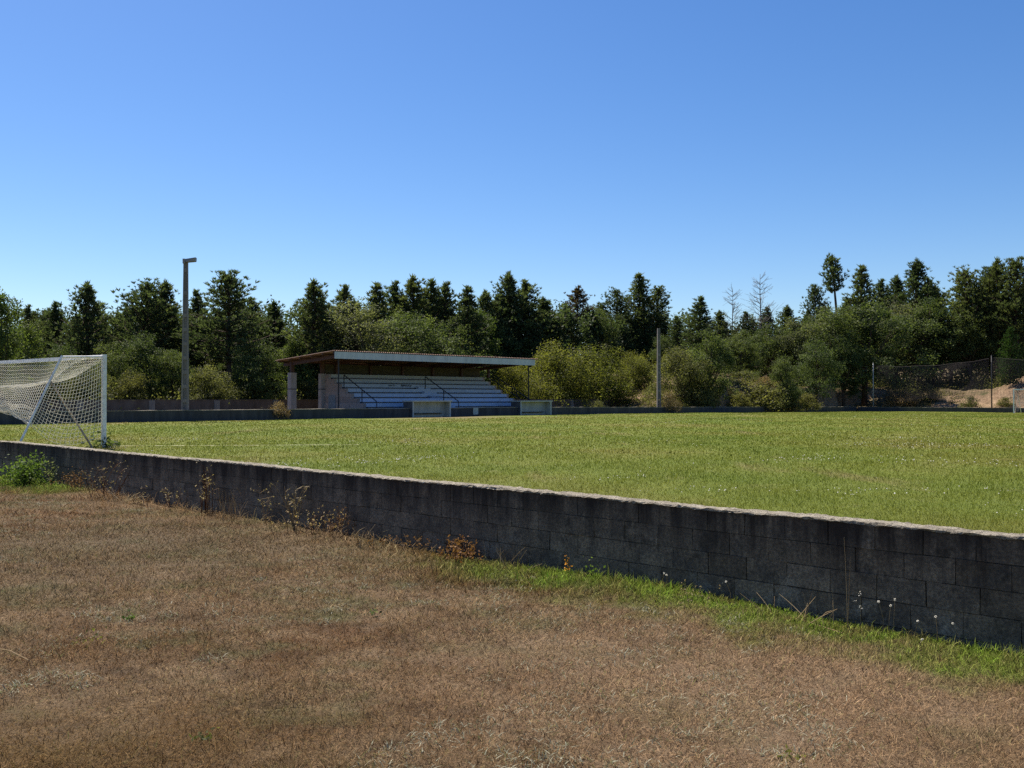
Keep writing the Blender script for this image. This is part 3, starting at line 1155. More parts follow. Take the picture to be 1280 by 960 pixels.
def add_leaves(m, P, size, tint, up=.4, out=None):
    n = len(P)
    nrm = rdir(n) + np.array([0, 0, up])
    if out is not None:
        nrm = nrm + out
    nrm /= np.linalg.norm(nrm, axis=1)[:, None]
    a = np.cross(nrm, rdir(n))
    a /= np.linalg.norm(a, axis=1)[:, None] + 1e-9
    b = np.cross(nrm, a)
    l = (size * rng.uniform(.7, 1.3, n))[:, None]
    w = l * rng.uniform(.42, .65, n)[:, None]
    V = np.stack([P - a * l * .5, P + b * w * .5, P + a * l * .5, P - b * w * .5], 1).reshape(-1, 3)
    m.add(V, np.arange(n * 4).reshape(n, 4), np.repeat(tint, 4))


def add_needles(m, P, D, size, tint, k=10, wid=.05):
    n = len(P)
    P = np.repeat(P, k, 0)
    D = np.repeat(D, k, 0)
    t = np.repeat(tint, k) + rng.normal(0, .08, n * k)
    d = D + .62 * rdir(n * k)
    d /= np.linalg.norm(d, axis=1)[:, None]
    L = np.repeat(np.broadcast_to(size, (n,)), k) * rng.uniform(.6, 1.2, n * k)
    s = np.cross(d, rdir(n * k))
    s /= np.linalg.norm(s, axis=1)[:, None] + 1e-9
    w = (L * wid * rng.uniform(1.1, 2.2, n * k))[:, None]
    base = P - d * (L * .12)[:, None]
    V = np.stack([base, P + d * (L * .45)[:, None] + s * w, P + d * L[:, None], P + d * (L * .45)[:, None] - s * w], 1).reshape(-1, 3)
    m.add(V, np.arange(n * k * 4).reshape(-1, 4), np.repeat(np.clip(t, 0, 1), 4))


def pine(H, Rr, cb, dens=1.0, lean=0.0, flat=0.0, ragged=.25):
    """returns trunk MB and crown MB of a maritime pine, base at the origin"""
    tr, cr = MB(), MB()
    zz = np.linspace(-.3, H, 9)
    bend = lean * (zz / H) ** 1.4 + .10 * np.sin(zz * .7 + rng.uniform(0, 6)) * (zz / H)
    rad = np.interp(zz / H, [0, .1, 1], [.020 * H, .0155 * H, .004 * H])
    tr.tube(np.stack([bend, .6 * .1 * np.sin(zz * .9), zz], -1), rad, 7)
    bx = lambda z: np.interp(z, zz, bend)
    P, D, T, S = [], [], [], []
    z = cb * H
    step = .30 + .008 * H
    gap = rng.uniform(0, 6.28)
    while z < H * .985:
        t = (z - cb * H) / (H - cb * H)
        prof = (1 - t) ** (.56 - flat * .25) * (.5 + .5 * min(1, t * 4 + .2))
        prof = max(prof, .10)
        nb = max(4, int(round((6.5 - 1.5 * t) * dens + rng.normal(0, .6))))
        gap += .9
        for b in range(nb):
            az = gap + b * 2 * math.pi / nb + rng.normal(0, .3)
            lobe = 1 + .15 * math.sin(az * 2 + z * .6) * ragged * 2
            L = Rr * prof * rng.uniform(1 - ragged * 1.3, 1 + ragged * .7) * lobe
            if L < .15:
                L = .15
            el = np.interp(t, [0, .5, 1], [.05, .42, 1.15]) + rng.normal(0, .12)
            d0 = np.array([math.cos(az) * math.cos(el), math.sin(az) * math.cos(el), math.sin(el)])
            o = np.array([bx(z), 0, z])
            q = np.linspace(0, 1, 4)
            pts = o + d0 * (q * L)[:, None] + np.array([0, 0, 1.]) * ((q ** 2) * L * .20)[:, None]
            tr.tube(pts, np.linspace(.05, .014, 4) * (.5 + .5 * L / Rr) * H / 10, 4)
            ts = np.arange(.34, 1.02, max(.16, .30 / max(L, .3)))
            tone = np.clip(rng.normal(.42, .17), 0, 1)
            for q in ts:
                c = o + d0 * q * L + np.array([0, 0, q * q * L * .20])
                ns = 2 + int(q > .45) + int(q > .6 and L > 1.0)
                for _ in range(ns):
                    off = np.clip(rng.normal(0, 1, 3), -1.3, 1.3) * (.10 + .11 * q * min(L, 2)) * np.array([1, 1, .6])
                    P.append(c + off)
                    dd = d0 * .45 + np.array([0, 0, .95]) + off * .8
                    D.append(dd / np.linalg.norm(dd))
                    T.append(np.clip(tone + rng.normal(0, .12), 0, 1))
                    S.append(rng.uniform(.20, .34))
        z += step * rng.uniform(.8, 1.2)
    for _ in range(int(430 * (1 - cb) * dens)):
        t = rng.random() ** 1.15
        z = cb * H + t * (H - cb * H) * .97
        prof = max(.12, (1 - t) ** (.56 - flat * .25) * (.5 + .5 * min(1, t * 4 + .2)))
        az = rng.uniform(0, 6.28)
        rr = Rr * prof * rng.uniform(.25, .92) * (1 + .25 * math.sin(az * 3 + z * 1.7))
        P.append(np.array([bx(z) + rr * math.cos(az), rr * math.sin(az), z + .15 * rr]))
        dd = np.array([.45 * math.cos(az), .45 * math.sin(az), .9])
        D.append(dd / np.linalg.norm(dd))
        T.append(np.clip(rng.normal(.38, .17), 0, 1))
        S.append(rng.uniform(.2, .36))
    for _ in range(9):
        P.append(np.array([bx(H), 0, H - rng.uniform(0, .5)]) + rng.normal(0, .06, 3))
        D.append(np.array([0, 0, 1.]))
        T.append(.5)
        S.append(.42)
    add_needles(cr, np.array(P), np.array(D), np.array(S), np.array(T), 12)
    return tr, cr


def broadleaf(H, Rr, cb, leaf=.135, n_lobes=11, clumps=190, per=85, ground=False, spiky=0.0, sparse=1.0):
    tr, cr = MB(), MB()
    ctr = []
    zc0, zc1 = cb * H, H
    lob = []
    for i in range(n_lobes):
        t = (i + .5) / n_lobes
        az = i * 2.4 + rng.normal(0, .4)
        zz = zc0 + (zc1 - zc0) * (.14 + .74 * rng.random() ** .9)
        rel = (zz - zc0) / (zc1 - zc0)
        rr = Rr * (.62 if rel < .75 else .30) * rng.uniform(.55, 1.1) * (1 - .4 * max(0, rel - .5))
        lr = Rr * rng.uniform(.36, .58) * (1 - .3 * rel)
        lob.append((np.array([rr * math.cos(az), rr * math.sin(az), zz]), lr))
    if ground:
        for i in range(8):
            az = i * .785 + rng.normal(0, .2)
            lob.append((np.array([.68 * Rr * math.cos(az), .68 * Rr * math.sin(az), H * rng.uniform(.12, .30)]), Rr * rng.uniform(.34, .46)))
    lob.append((np.array([rng.normal(0, .1) * Rr, rng.normal(0, .1) * Rr, zc1 - Rr * .34]), Rr * .36))
    lob.append((np.array([0, 0, (zc0 + zc1) / 2]), Rr * .62))
    trunk_h = max(.3, zc0 + (zc1 - zc0) * .35)
    tr.tube([(0, 0, -.3), (.03 * H * rng.normal(), .03 * H * rng.normal(), trunk_h * .6), (0, 0, trunk_h)], [.024 * H, .018 * H, .012 * H], 7)
    for c, lr in lob:
        st = np.array([0, 0, trunk_h * rng.uniform(.45, .95)])
        md = (st + c) / 2 + rng.normal(0, .12, 3)
        tr.tube([st, md, c], [.010 * H, .007 * H, .003 * H], 5)
    P, T, O = [], [], []
    tot = sum(l[1] ** 2 for l in lob)
    for c, lr in lob:
        k = max(4, int(clumps * lr ** 2 / tot))
        d = rdir(k)
        d[:, 2] = d[:, 2] * .85 + .12
        rad = lr * rng.uniform(.60, 1.10, k)
        q = c + d * rad[:, None]
        if ground:
            q[:, 2] = np.maximum(q[:, 2], rng.uniform(.1, .6, k))
        else:
            q[:, 2] = np.maximum(q[:, 2], zc0 * rng.uniform(.75, 1.1, k))
        tone = np.clip(rng.normal(.45, .25, k), 0, 1)
        for j in range(k):
            npk = int(per * sparse * rng.uniform(.6, 1.3))
            cr_ = rng.uniform(.095, .185) * Rr ** .6
            off = np.clip(rng.normal(0, 1, (npk, 3)), -1.7, 1.7) * cr_ * np.array([1, 1, .7 + spiky])
            P.append(q[j] + off)
            T.append(np.clip(tone[j] + rng.normal(0, .16, npk), 0, 1))
            O.append(np.repeat((d[j] * .8)[None], npk, 0))
    P, T, O = np.concatenate(P), np.concatenate(T), np.concatenate(O)
    P[:, 2] = np.maximum(P[:, 2], .03)
    add_leaves(cr, P, leaf, T, .35, O)
    return tr, cr


def dead_tree(H):
    tr = MB()
    zz = np.linspace(-.3, H, 8)
    tr.tube(np.stack([.05 * np.sin(zz), 0 * zz, zz], -1), np.linspace(.11, .014, 8), 6)
    z = H * .45
    while z < H * .97:
        for b in range(int(rng.integers(2, 7))):
            az = rng.uniform(0, 6.28)
            L = 1.5 * (1 - (z / H - .45) * 1.35) * rng.uniform(.25, 1.15) + .15
            d = np.array([math.cos(az), math.sin(az), rng.uniform(.15, .95)])
            o = np.array([0, 0, z])
            tr.tube([o, o + d * L * .5 + [0, 0, .02], o + d * L + [0, 0, .22 * L]], [.020, .015, .010], 4)
            for q in (.35, .55, .75, .9):
                dd = d + rng.normal(0, .6, 3)
                tr.tube([o + d * L * q, o + d * L * q + dd * .38 * L], [.010, .007], 3)
        z += rng.uniform(.28, .45)
    return tr


MODELS = {}


def model(key, tr, cr, H, leafmat, bark='bark'):
    MODELS[key] = (tr.mesh('trunk', M[bark], True) if tr else None, cr.mesh('crown', M[leafmat]) if cr else None, H)


for i, a in enumerate([(10, 2.3, .18, 1.15, 0, 0, .26), (10, 2.2, .14, 1.15, .25, .2, .30), (10, 2.6, .26, 1.05, -.25, .8, .34), (10, 1.8, .22, 1.1, .15, 0, .28), (10, 2.3, .38, .95, .35, .6, .36)]):
    tr, cr = pine(*a)
    model('pine%d' % i, tr, cr, 10, 'pine_needles')
tr, cr = pine(10, 1.9, .34, 1.0, .1, .3, .3)
model('rusty', tr, cr, 10, 'rusty_needles')
tr, cr = pine(10, 1.15, .74, 1.0, -.85, .5, .3)
model('leaning', tr, cr, 10, 'pine_needles')
tr, cr = pine(10, 2.6, .04, 1.3, 0, 0, .3)
model('sapling', tr, cr, 10, 'young_needles')
for i, a in enumerate([(7, 2.9, .20), (7, 2.5, .12), (7, 3.1, .26)]):
    tr, cr = broadleaf(*a)
    model('oak%d' % i, tr, cr, 7, 'oak_leaves')
tr, cr = broadleaf(7, 2.7, .15, .125, 11, 190, 85)
model('grey', tr, cr, 7, 'grey_leaves')
tr, cr = broadleaf(7, 2.2, .10, .14, 10, 150, 85)
model('lime', tr, cr, 7, 'lime_leaves')
for i in range(2):
    tr, cr = broadleaf(4, 2.4, .05, .11, 11, 300, 90, True, .5)
    model('broom%d' % i, tr, cr, 4, 'broom_leaves')
for i in range(2):
    tr, cr = broadleaf(4, 2.6, .03, .12, 11, 280, 85, True)
    model('bush%d' % i, tr, cr, 4, 'olive_scrub')
tr, cr = broadleaf(1.2, .9, .03, .09, 8, 50, 50, True, .3)
model('scrub', tr, cr, 1.2, 'olive_scrub')
tr, cr = broadleaf(1.2, .9, .03, .09, 8, 50, 40, True, .5)
model('tan', tr, cr, 1.2, 'straw_scrub')
model('dead', dead_tree(9), None, 9, 'pine_needles', 'deadbark')


def plant(key, name, px, ytop, label, cat, group, u=None, Z=None, v=None, w=1.0, rot=None, sink=0.0):
    r = (px - CX) / F_PX
    if u is not None:
        vv = on_u(px, u)
        P = uv(u, vv)
    elif v is not None:
        P = uv(on_v(px, v), v)
    else:
        P = Vector((r * Z, Z, 0))
    gz = float(terr_z(*uv_of(P.x, P.y))) - sink
    H = CAM_Z + (HY - ytop) * P.y / F_PX - gz
    tm, cm, H0 = MODELS[key]
    s = H / H0
    root = empty(name, (P.x, P.y, gz), rng.uniform(0, 6.28) if rot is None else rot)
    root.scale = (s * w, s * w, s)
    tag(root, label, cat, group)
    for nm, me in (('trunk', tm), ('crown', cm)):
        if me:
            o = bpy.data.objects.new(nm if cm else 'trunk', me)
            C.objects.link(o)
            o.parent = root
    return root


GP = 'pines of the treeline'
GB = 'broadleaf trees of the treeline'
GS = 'bushes beside the pitch'
pines = [
    # left of the floodlight pole
    ('pine1', 33, 384, 84, .9, 'small pine top just right of the sunlit tree at the frame edge'),
    ('pine3', 70, 380, 86, 1.0, 'thin spire pine left of the broad one above the near goal'),
    ('pine0', 108, 358, 80, 1.1, 'broad dark pine with a pointed crown above the near goalpost'),
    ('pine2', 52, 397, 92, 1.1, 'low dark pine filling the dip above the goal net'),
    ('pine1', 142, 394, 92, 1.2, 'low dark pine in the dip right of the near goalpost'),
    ('pine2', 176, 360, 82, 1.15, 'wide bushy pine left of the floodlight pole'),
    ('pine0', 207, 356, 84, .95, 'narrow pine touching the floodlight pole from the left'),
    ('pine3', 248, 366, 84, 1.0, 'slim pine just right of the floodlight pole'),
    ('pine4', 287, 349, 80, 1.25, 'tall open pine with bare trunk right of the floodlight pole'),
    ('pine1', 318, 376, 88, 1.1, 'shorter pine in the shade right of the tall open pine'),
    ('pine0', 342, 381, 86, 1.0, 'lone low pine above the left end of the stand roof'),
    # behind the stand
    ('pine0', 392, 355, 82, 1.05, 'first dark pointed pine rising over the left roof corner'),
    ('pine1', 425, 360, 84, 1.0, 'round topped pine over the roof corner, right of a pointed one'),
    ('pine3', 470, 357, 90, 1.05, 'slim pine starting the even row above the stand roof'),
    ('pine1', 493, 355, 92, 1.0, 'second slim pine of the even row above the roof'),
    ('pine0', 516, 350, 92, 1.0, 'tallest pine of the even row above the stand roof'),
    ('pine3', 537, 353, 94, 1.1, 'slim pine right of the tallest in the even row'),
    ('pine1', 559, 356, 94, 1.0, 'fifth pine of the even row above the stand roof'),
    ('pine3', 584, 361, 96, 1.1, 'short pine near the right end of the even row'),
    ('pine0', 606, 368, 98, 1.0, 'last low pine of the even row before the big double pine'),
    ('pine0', 636, 346, 86, 1.0, 'tall left half of the big double pine above the right roof end'),
    ('pine1', 659, 354, 88, 1.15, 'broad right half of the big double pine above the roof end'),
    ('pine3', 684, 378, 92, 1.2, 'lower pine leaning on the right side of the double pine'),
    # right of the stand
    ('rusty', 721, 361, 121, 1.15, 'rust tinged pine standing apart right of the stand'),
    ('pine4', 750, 382, 126, 1.1, 'dark low pine between the rust tinged and the tallest pine'),
    ('pine2', 772, 367, 127, .95, 'open crowned pine left of the tall pine by the bare pole'),
    ('pine3', 800, 345, 129, 1.35, 'tall pointed pine over the yellow green bushes near the bare pole'),
    ('pine4', 821, 363, 131, 1.0, 'ragged pine directly above the bare concrete pole'),
    ('pine3', 874, 373, 108, 1.3, 'pointed pine between the bare pole and the dead trees'),
    ('pine1', 850, 397, 118, 1.2, 'low pine in the gap right of the bare concrete pole'),
    ('pine0', 900, 391, 122, 1.1, 'low dark pine left of the first dead tree'),
    ('pine1', 932, 392, 128, 1.1, 'low pine between the two dead trees'),
    ('pine3', 958, 386, 130, 1.1, 'small pine below the taller dead tree'),
    ('pine0', 985, 385, 130, 1.1, 'small pine right of the taller dead tree'),
    ('pine1', 1006, 392, 132, 1.1, 'last small pine before the leaning tall pine'),
    ('pine4', 1023, 362, 128, .75, 'little thin pine left of the leaning tall pine'),
    ('leaning', 1052, 320, 124, 1.05, 'tallest leaning pine with a long bare trunk'),
    ('pine3', 1077, 335, 126, 1.0, 'pointed pine right of the tallest leaning pine'),
    ('pine1', 1101, 352, 128, 1.0, 'medium pine in the middle of the right hand group'),
    ('pine0', 1122, 349, 130, 1.0, 'rounded pine left of the highest in the group over the net'),
    ('pine0', 1148, 329, 124, 1.0, 'high dense pine above the middle of the ball net'),
    ('pine2', 1168, 358, 126, .9, 'lower pine on the right flank of the dense pine over the net'),
    ('pine2', 1214, 345, 118, 1.1, 'wide pine left of the twin pines above the dark net pole'),
    ('pine4', 1235, 340, 118, .95, 'open pine right above the dark net pole'),
    ('pine0', 1248, 328, 116, .85, 'highest narrow pine above the far goal'),
    ('pine4', 1272, 331, 114, 1.0, 'open pine at the frame edge above the far goal'),
]
for i in range(46):
    px = -25 + 29.2 * i + rng.uniform(-8, 8)
    base = np.interp(px, [-30, 60, 150, 340, 380, 660, 700, 830, 860, 1000, 1060, 1300], [388, 388, 374, 384, 374, 366, 380, 386, 396, 396, 366, 352])
    pines.append((['pine0', 'pine1', 'pine3', 'pine2'][i % 4], px, base + rng.uniform(2, 20), float(np.interp(px, [0, 700, 900, 1080, 1300], [98, 108, 140, 132, 130])) + rng.uniform(-3, 4), 1.1, ''))
for key, px, yt, Z, w, lab in pines:
    if px > 1090:
        Z += 16
    if px < 840:
        Z = max(Z, (78 if 590 < px else 71) * 1.4142 / (1 - (px - CX) / F_PX))
    plant(key, 'pine_tree', px, yt, lab or 'dark pine packed into the second row of the treeline, only its top showing', 'pine tree', GP if lab else 'second row pines', Z=Z, w=w * (1.25 if key != 'leaning' else 1))
plant('sapling', 'pine_tree', 1263, 411, 'bright green young pine between the dark net pole and the frame edge', 'pine tree', GP, Z=113, w=1.0)

for px, yt, Z, lab in ((916, 359, 128, 'smaller bare dead tree against the sky'), (951, 342, 126, 'taller bare dead tree with fine twigs against the sky')):
    plant('dead', 'dead_tree', px, yt, lab, 'dead tree', 'dead trees', Z=Z, w=1.0)

broad = [
    ('lime', 2, 364, 62, .9, 'sunlit yellow green tree cut by the frame edge above the goal'),
    ('lime', 30, 405, 66, 1.0, 'low yellow green tree behind the goal net'),
    ('oak1', 66, 430, 74, 1.1, 'rounded green tree directly above the goal net'),
    ('oak0', 150, 425, 72, 1.0, 'mid green tree right behind the near goalpost'),
    ('oak1', 188, 415, 74, 1.0, 'green tree left of the floodlight pole below the pines'),
    ('oak2', 215, 440, 74, .9, 'low leafy tree touching the floodlight pole'),
    ('bush0', 262, 458, 73, 1.0, 'olive round bush at the boundary wall right of the floodlight pole'),
    ('oak0', 318, 425, 76, 1.0, 'dark green tree left of the stand roof'),
    ('lime', 365, 424, 82, 1.15, 'light green leafy tree behind the left roof end'),
    ('oak1', 400, 435, 84, 1.1, 'green tree behind the open bay of the stand'),
    ('grey', 458, 373, 84, 1.2, 'big rounded grey green tree above the roof, below the even row'),
    ('oak2', 515, 392, 86, 1.2, 'dark leafy tree in the middle above the stand roof'),
    ('oak0', 560, 398, 88, 1.0, 'leafy tree below the right end of the even pine row'),
    ('lime', 600, 388, 84, 1.0, 'light green tree left of the big double pine'),
    ('oak1', 628, 400, 86, 1.0, 'leafy tree at the foot of the big double pine'),
    ('grey', 690, 385, 117, .9, 'grey green tree with sky gaps right of the double pine'),
    ('oak2', 742, 385, 122, 1.0, 'leafy tree right of the rust tinged pine'),
    ('oak0', 775, 410, 124, 1.1, 'green tree behind the middle of the yellow green bushes'),
    ('oak1', 815, 420, 122, 1.1, 'green tree just left of the bare concrete pole'),
    ('bush1', 852, 436, 96, .9, 'dark leafy bush right of the bare concrete pole'),
    ('oak1', 832, 418, 118, 1.0, 'green tree directly behind the bare concrete pole'),
    ('oak1', 886, 412, 97, 1.05, 'broad oak overhanging the earth bank right of the bare pole'),
    ('oak1', 925, 412, 118, 1.2, 'green tree behind the earth bank below the first dead tree'),
    ('oak0', 965, 405, 122, 1.2, 'round oak behind the bank below the taller dead tree'),
    ('grey', 1000, 398, 120, 1.1, 'grey green oak left of the leaning pine foot'),
    ('oak2', 1040, 385, 120, 1.2, 'large oak hiding the foot of the leaning pine'),
    ('oak1', 985, 444, 102, 1.0, 'low olive oak on the right edge of the earth bank'),
    ('oak0', 1018, 424, 108, 1.0, 'dark oak between earth bank and pale net pole'),
    ('oak1', 1054, 420, 117, .95, 'dark oak close left of the pale net pole'),
    ('oak0', 1080, 375, 121, 1.3, 'large rounded oak left above the ball net'),
    ('grey', 1118, 378, 120, 1.2, 'grey green oak over the middle of the ball net'),
    ('oak1', 1150, 372, 118, 1.2, 'dense dark oak over the right half of the ball net'),
    ('oak2', 1188, 395, 120, 1.2, 'dark oak in front of the gap left of the twin pines'),
    ('oak0', 1216, 384, 116, 1.0, 'oak just left of the dark net pole'),
    ('oak1', 1250, 392, 122, 1.2, 'shaded oak above the young bright pine'),
    ('oak2', 1290, 385, 116, 1.1, 'oak at the frame edge behind the far goal'),
]
for key, px, yt, Z, w, lab in broad:
    nm = 'bush' if key.startswith('bush') else 'broadleaf_tree'
    if px > 1095:
        Z += 16
    if px < 830:
        Z = max(Z, (76 if 590 < px else 67.5) * 1.4142 / (1 - (px - CX) / F_PX))
    plant(key, nm, px, yt, lab, 'bush' if nm == 'bush' else 'tree', GS if nm == 'bush' else GB, Z=Z, w=w)

bushes = [
    ('broom0', 640, 458, 95, 1.2, 'yellow green bush half hidden behind the right end of the steps'),
    ('broom1', 697, 433, 99, 1.1, 'largest rounded yellow green bush right of the roof end'),
    ('broom0', 745, 438, 103, 1.2, 'middle yellow green bush in the row beside the bare pole'),
    ('broom1', 790, 443, 107, 1.1, 'yellow green bush just left of the bare pole'),
    ('bush1', 300, 462, 76, .9, 'dark green bush between floodlight pole and stand'),
    ('bush0', 160, 466, 70, .9, 'low bush at the boundary wall just right of the goal'),
    ('bush1', 110, 455, 68, .9, 'dark bush seen through the side net of the goal'),
    ('bush0', 40, 450, 66, .9, 'bush seen through the back net of the goal'),
    ('bush1', 388, 476, 80, .8, 'bush framed by the open bay of the stand'),
]
for key, px, yt, Z, w, lab in bushes:
    plant(key, 'bush', px, yt, lab, 'bush', GS, Z=Z, w=w)

scrubs = [
    ('scrub', 924, 494, 99.5, 1.0, 'small bright shrub at the foot of the earth bank'),
    ('tan', 895, 478, 104, 1.6, 'tan scrub on the lip of the earth bank'),
    ('scrub', 930, 466, 110, 2.0, 'pale green scrub on top of the earth bank'),
    ('tan', 955, 472, 108, 1.5, 'straw coloured scrub right on top of the bank'),
    ('tan', 910, 486, 102, 1.8, 'rough brown scrub hanging over the cut face of the bank'),
    ('scrub', 946, 484, 102, 1.6, 'olive scrub hanging over the cut face of the bank'),
    ('scrub', 870, 488, 97, 1.5, 'dark shrub at the left foot of the earth bank'),
    ('scrub', 975, 488, 101, 1.2, 'olive shrub at the right foot of the bank'),
    ('scrub', 1008, 495, 103, 1.2, 'low shrub by the wall below the tall dark bush'),
    ('tan', 990, 497, 101.5, 1.0, 'rusty dry scrub by the wall below the dark bush'),
    ('tan', 1122, 491, 114, 1.5, 'tan scrub behind the left part of the ball net'),
    ('tan', 1136, 490, 115, 1.1, 'olive scrub behind the left part of the ball net'),
    ('scrub', 1160, 484, 119, 1.2, 'olive scrub high on the slope behind the net'),
    ('scrub', 1213, 497, 109, 1.1, 'green shrub on the slope left of the dark net pole'),
    ('scrub', 1256, 498, 107, 1.3, 'green shrub between dark net pole and far goal'),
    ('scrub', 1262, 466, 117, 1.5, 'scrub below the young bright pine'),
    ('tan', 349, 505, 59.5, .9, 'pale weed on the low wall left of the stand pillar'),
    ('scrub', 748, 503, 88, 1.0, 'low weed on the wall below the yellow green bushes'),
    ('tan', 838, 493, 88, .8, 'yellow leaved shrub right beside the bare concrete pole'),
]
for key, px, yt, Z, w, lab in scrubs:
    plant(key, 'shrub', px, yt, lab, 'shrub', 'shrubs on the banks', Z=Z, w=w)


def far_wood():
    """the mass of further trees behind the ones that can be told apart"""
    m = MB()
    P, T = [], []
    for px in np.arange(-120, 1420, 7):
        for _ in range(2):
            r = (px + rng.normal(0, 5) - CX) / F_PX
            Z = np.interp(px, [-120, 300, 700, 900, 1400], [92, 98, 108, 140, 142]) + rng.uniform(0, 14)
            x = r * Z
            gz = float(terr_z(*uv_of(x, Z)))
            yt = np.interp(px, [-120, 0, 100, 300, 700, 830, 900, 1000, 1100, 1420], [405, 405, 402, 392, 392, 405, 408, 405, 395, 385]) + rng.normal(0, 7)
            top = CAM_Z + (HY - yt) * Z / F_PX
            k = 13
            zz = gz + (top - gz) * rng.random(k) ** 1.35
            tone = np.clip(rng.normal(.35, .2, k), 0, 1)
            for j in range(k):
                q = 26
                rad = .9 * (1.1 - .6 * (zz[j] - gz) / (top - gz))
                P.append(np.array([x, Z, zz[j]]) + rng.normal(0, 1, (q, 3)) * np.array([rad, rad, .55]))
                T.append(np.clip(tone[j] + rng.normal(0, .12, q), 0, 1))
    P, T = np.concatenate(P), np.concatenate(T)
    add_leaves(m, P, .42, T, .3)
    tag(m.build('far_wood', M['pine_needles']), 'dark mass of woodland closing the gaps behind the treeline', kind='stuff')

    m = MB()
    P, T = [], []
    for _ in range(2400):
        if rng.random() < .5:
            u, v = rng.uniform(64.6, 84), rng.uniform(0, 105)
        else:
            u, v = rng.uniform(5, 62), rng.uniform(122, 150)
            if u < 51 and v < 131:
                continue
        h = rng.uniform(.5, 2.2)
        p = uv(u, v, float(terr_z(u, v)))
        q = 36
        P.append(np.array(p) + np.abs(rng.normal(0, 1, (q, 3))) * np.array([0, 0, h * .55]) + rng.normal(0, 1, (q, 3)) * np.array([.55, .55, 0]))
        T.append(np.clip(rng.normal(.4, .2) + rng.normal(0, .12, q), 0, 1))
    P, T = np.concatenate(P), np.concatenate(T)
    add_leaves(m, P, .22, T, .3)
    tag(m.build('undergrowth', M['olive_scrub']), 'tangled undergrowth below the trees', kind='stuff')

    m = MB()
    P, T = [], []
    for _ in range(3600):
        if rng.random() < .5:
            u, v = 55.6 + 9 * rng.random() ** 1.5, rng.uniform(78, 112)
        else:
            u, v = rng.uniform(18, 54), 113 + 20 * rng.random() ** 1.3
            if wob(u, v, .5, 81) < (.85 if u < 47 else .15):
                continue
        h = rng.uniform(.15, .5)
        p = uv(u, v, float(terr_z(u, v)))
        q = 22
        P.append(np.array(p) + np.abs(rng.normal(0, 1, (q, 3))) * np.array([0, 0, h * .6]) + rng.normal(0, 1, (q, 3)) * np.array([.3, .3, 0]))
        T.append(np.clip(rng.normal(.4, .25) + rng.normal(0, .12, q), 0, 1))
    P, T = np.concatenate(P), np.concatenate(T)
    k = np.random.default_rng(3).random(len(P)) < .45
    m2 = MB()
    add_leaves(m2, P[k] + np.array([.4, .3, .05]), .17, T[k], .3)
    tag(m2.build('bank_herbs', M['olive_scrub']), 'olive green herbs mixed into the dry weeds on the banks', kind='stuff')
    P, T = P[~k], T[~k]
    add_leaves(m, P, .16, T, .3)
    tag(m.build('bank_weeds', M['straw_scrub']), 'dry weeds covering the earth banks', kind='stuff')


far_wood()


# ------------------------------------------------------------------ weeds by the wall
def wall_spot(px, v=7.42):
    u = on_v(px, v)
    return uv(u, v, float(fore_z(np.array(u), np.array(v))))


def stemmy(name, px, H, n, spread, mat, leafmat, label, v=7.42, heads=True, leafy=0, thick=.004, cat='weed', lean=.25, leaf=.035, headsize=.018):
    root = empty(name, wall_spot(px, v), rng.uniform(0, 6))
    tag(root, label, cat, 'weeds along the block wall')
    st, lf = MB(), MB()
    P, T = [], []
    for i in range(n):
        b = np.array([rng.normal(0, spread * .3), rng.normal(0, spread * .12), -.01]) * (1 if n > 8 else np.array([.04, .04, 1]))
        d = np.array([rng.normal(0, lean), rng.normal(0, lean * .35), 1.])
        h = H * rng.uniform(.55, 1.05)
        bend = abs(rng.normal(0, lean * .6))
        ba = rng.uniform(0, 6.28)
        bd = np.array([math.cos(ba), math.sin(ba) * .4, -.25])
        q = np.linspace(0, 1, 5)
        pts = b + d * (q * h)[:, None] + bd * (q ** 2 * bend * h)[:, None]
        st.tube(pts, np.linspace(thick, thick * .45, 5), 4, float(np.clip(rng.normal(.5, .3), 0, 1)))
        for k in range(5 if heads else 0):
            qq = rng.uniform(.35, 1)
            o = b + d * qq * h + bd * qq ** 2 * bend * h
            e = o + np.array([rng.normal(0, .08), rng.normal(0, .05), rng.uniform(.02, .10)]) * H
            st.tube([o, e], thick * .45, 3, .6)
            if heads:
                c = 3
                P.append(e + rng.normal(0, headsize * .5, (c, 3)))
                T.append(np.clip(rng.normal(.8, .2, c), 0, 1))
        if leafy:
            c = leafy
            qq = rng.uniform(.02, 1, c)
            P.append(b + d * (qq * h)[:, None] + rng.normal(0, .045, (c, 3)) * (1 + spread))
            T.append(np.clip(rng.normal(.5, .25, c), 0, 1))
    w = spread * (.75 if n > 8 else .05)
    st.tube([(-w, .01, -.004), (0, -.01, .004), (w, .01, -.004)], thick, 4, .3)
    st.build('stems', M[mat], root)
    if P:
        P, T = np.concatenate(P), np.concatenate(T)
        P[:, 2] = np.maximum(P[:, 2], .005)
        add_leaves(lf, P, leaf if leafy else headsize * 1.35, T, .4)
        lf.build('leaves' if leafy else 'foliage_or_heads', M[leafmat], root)  # with no leaves this part holds only seed and flower heads
    return root


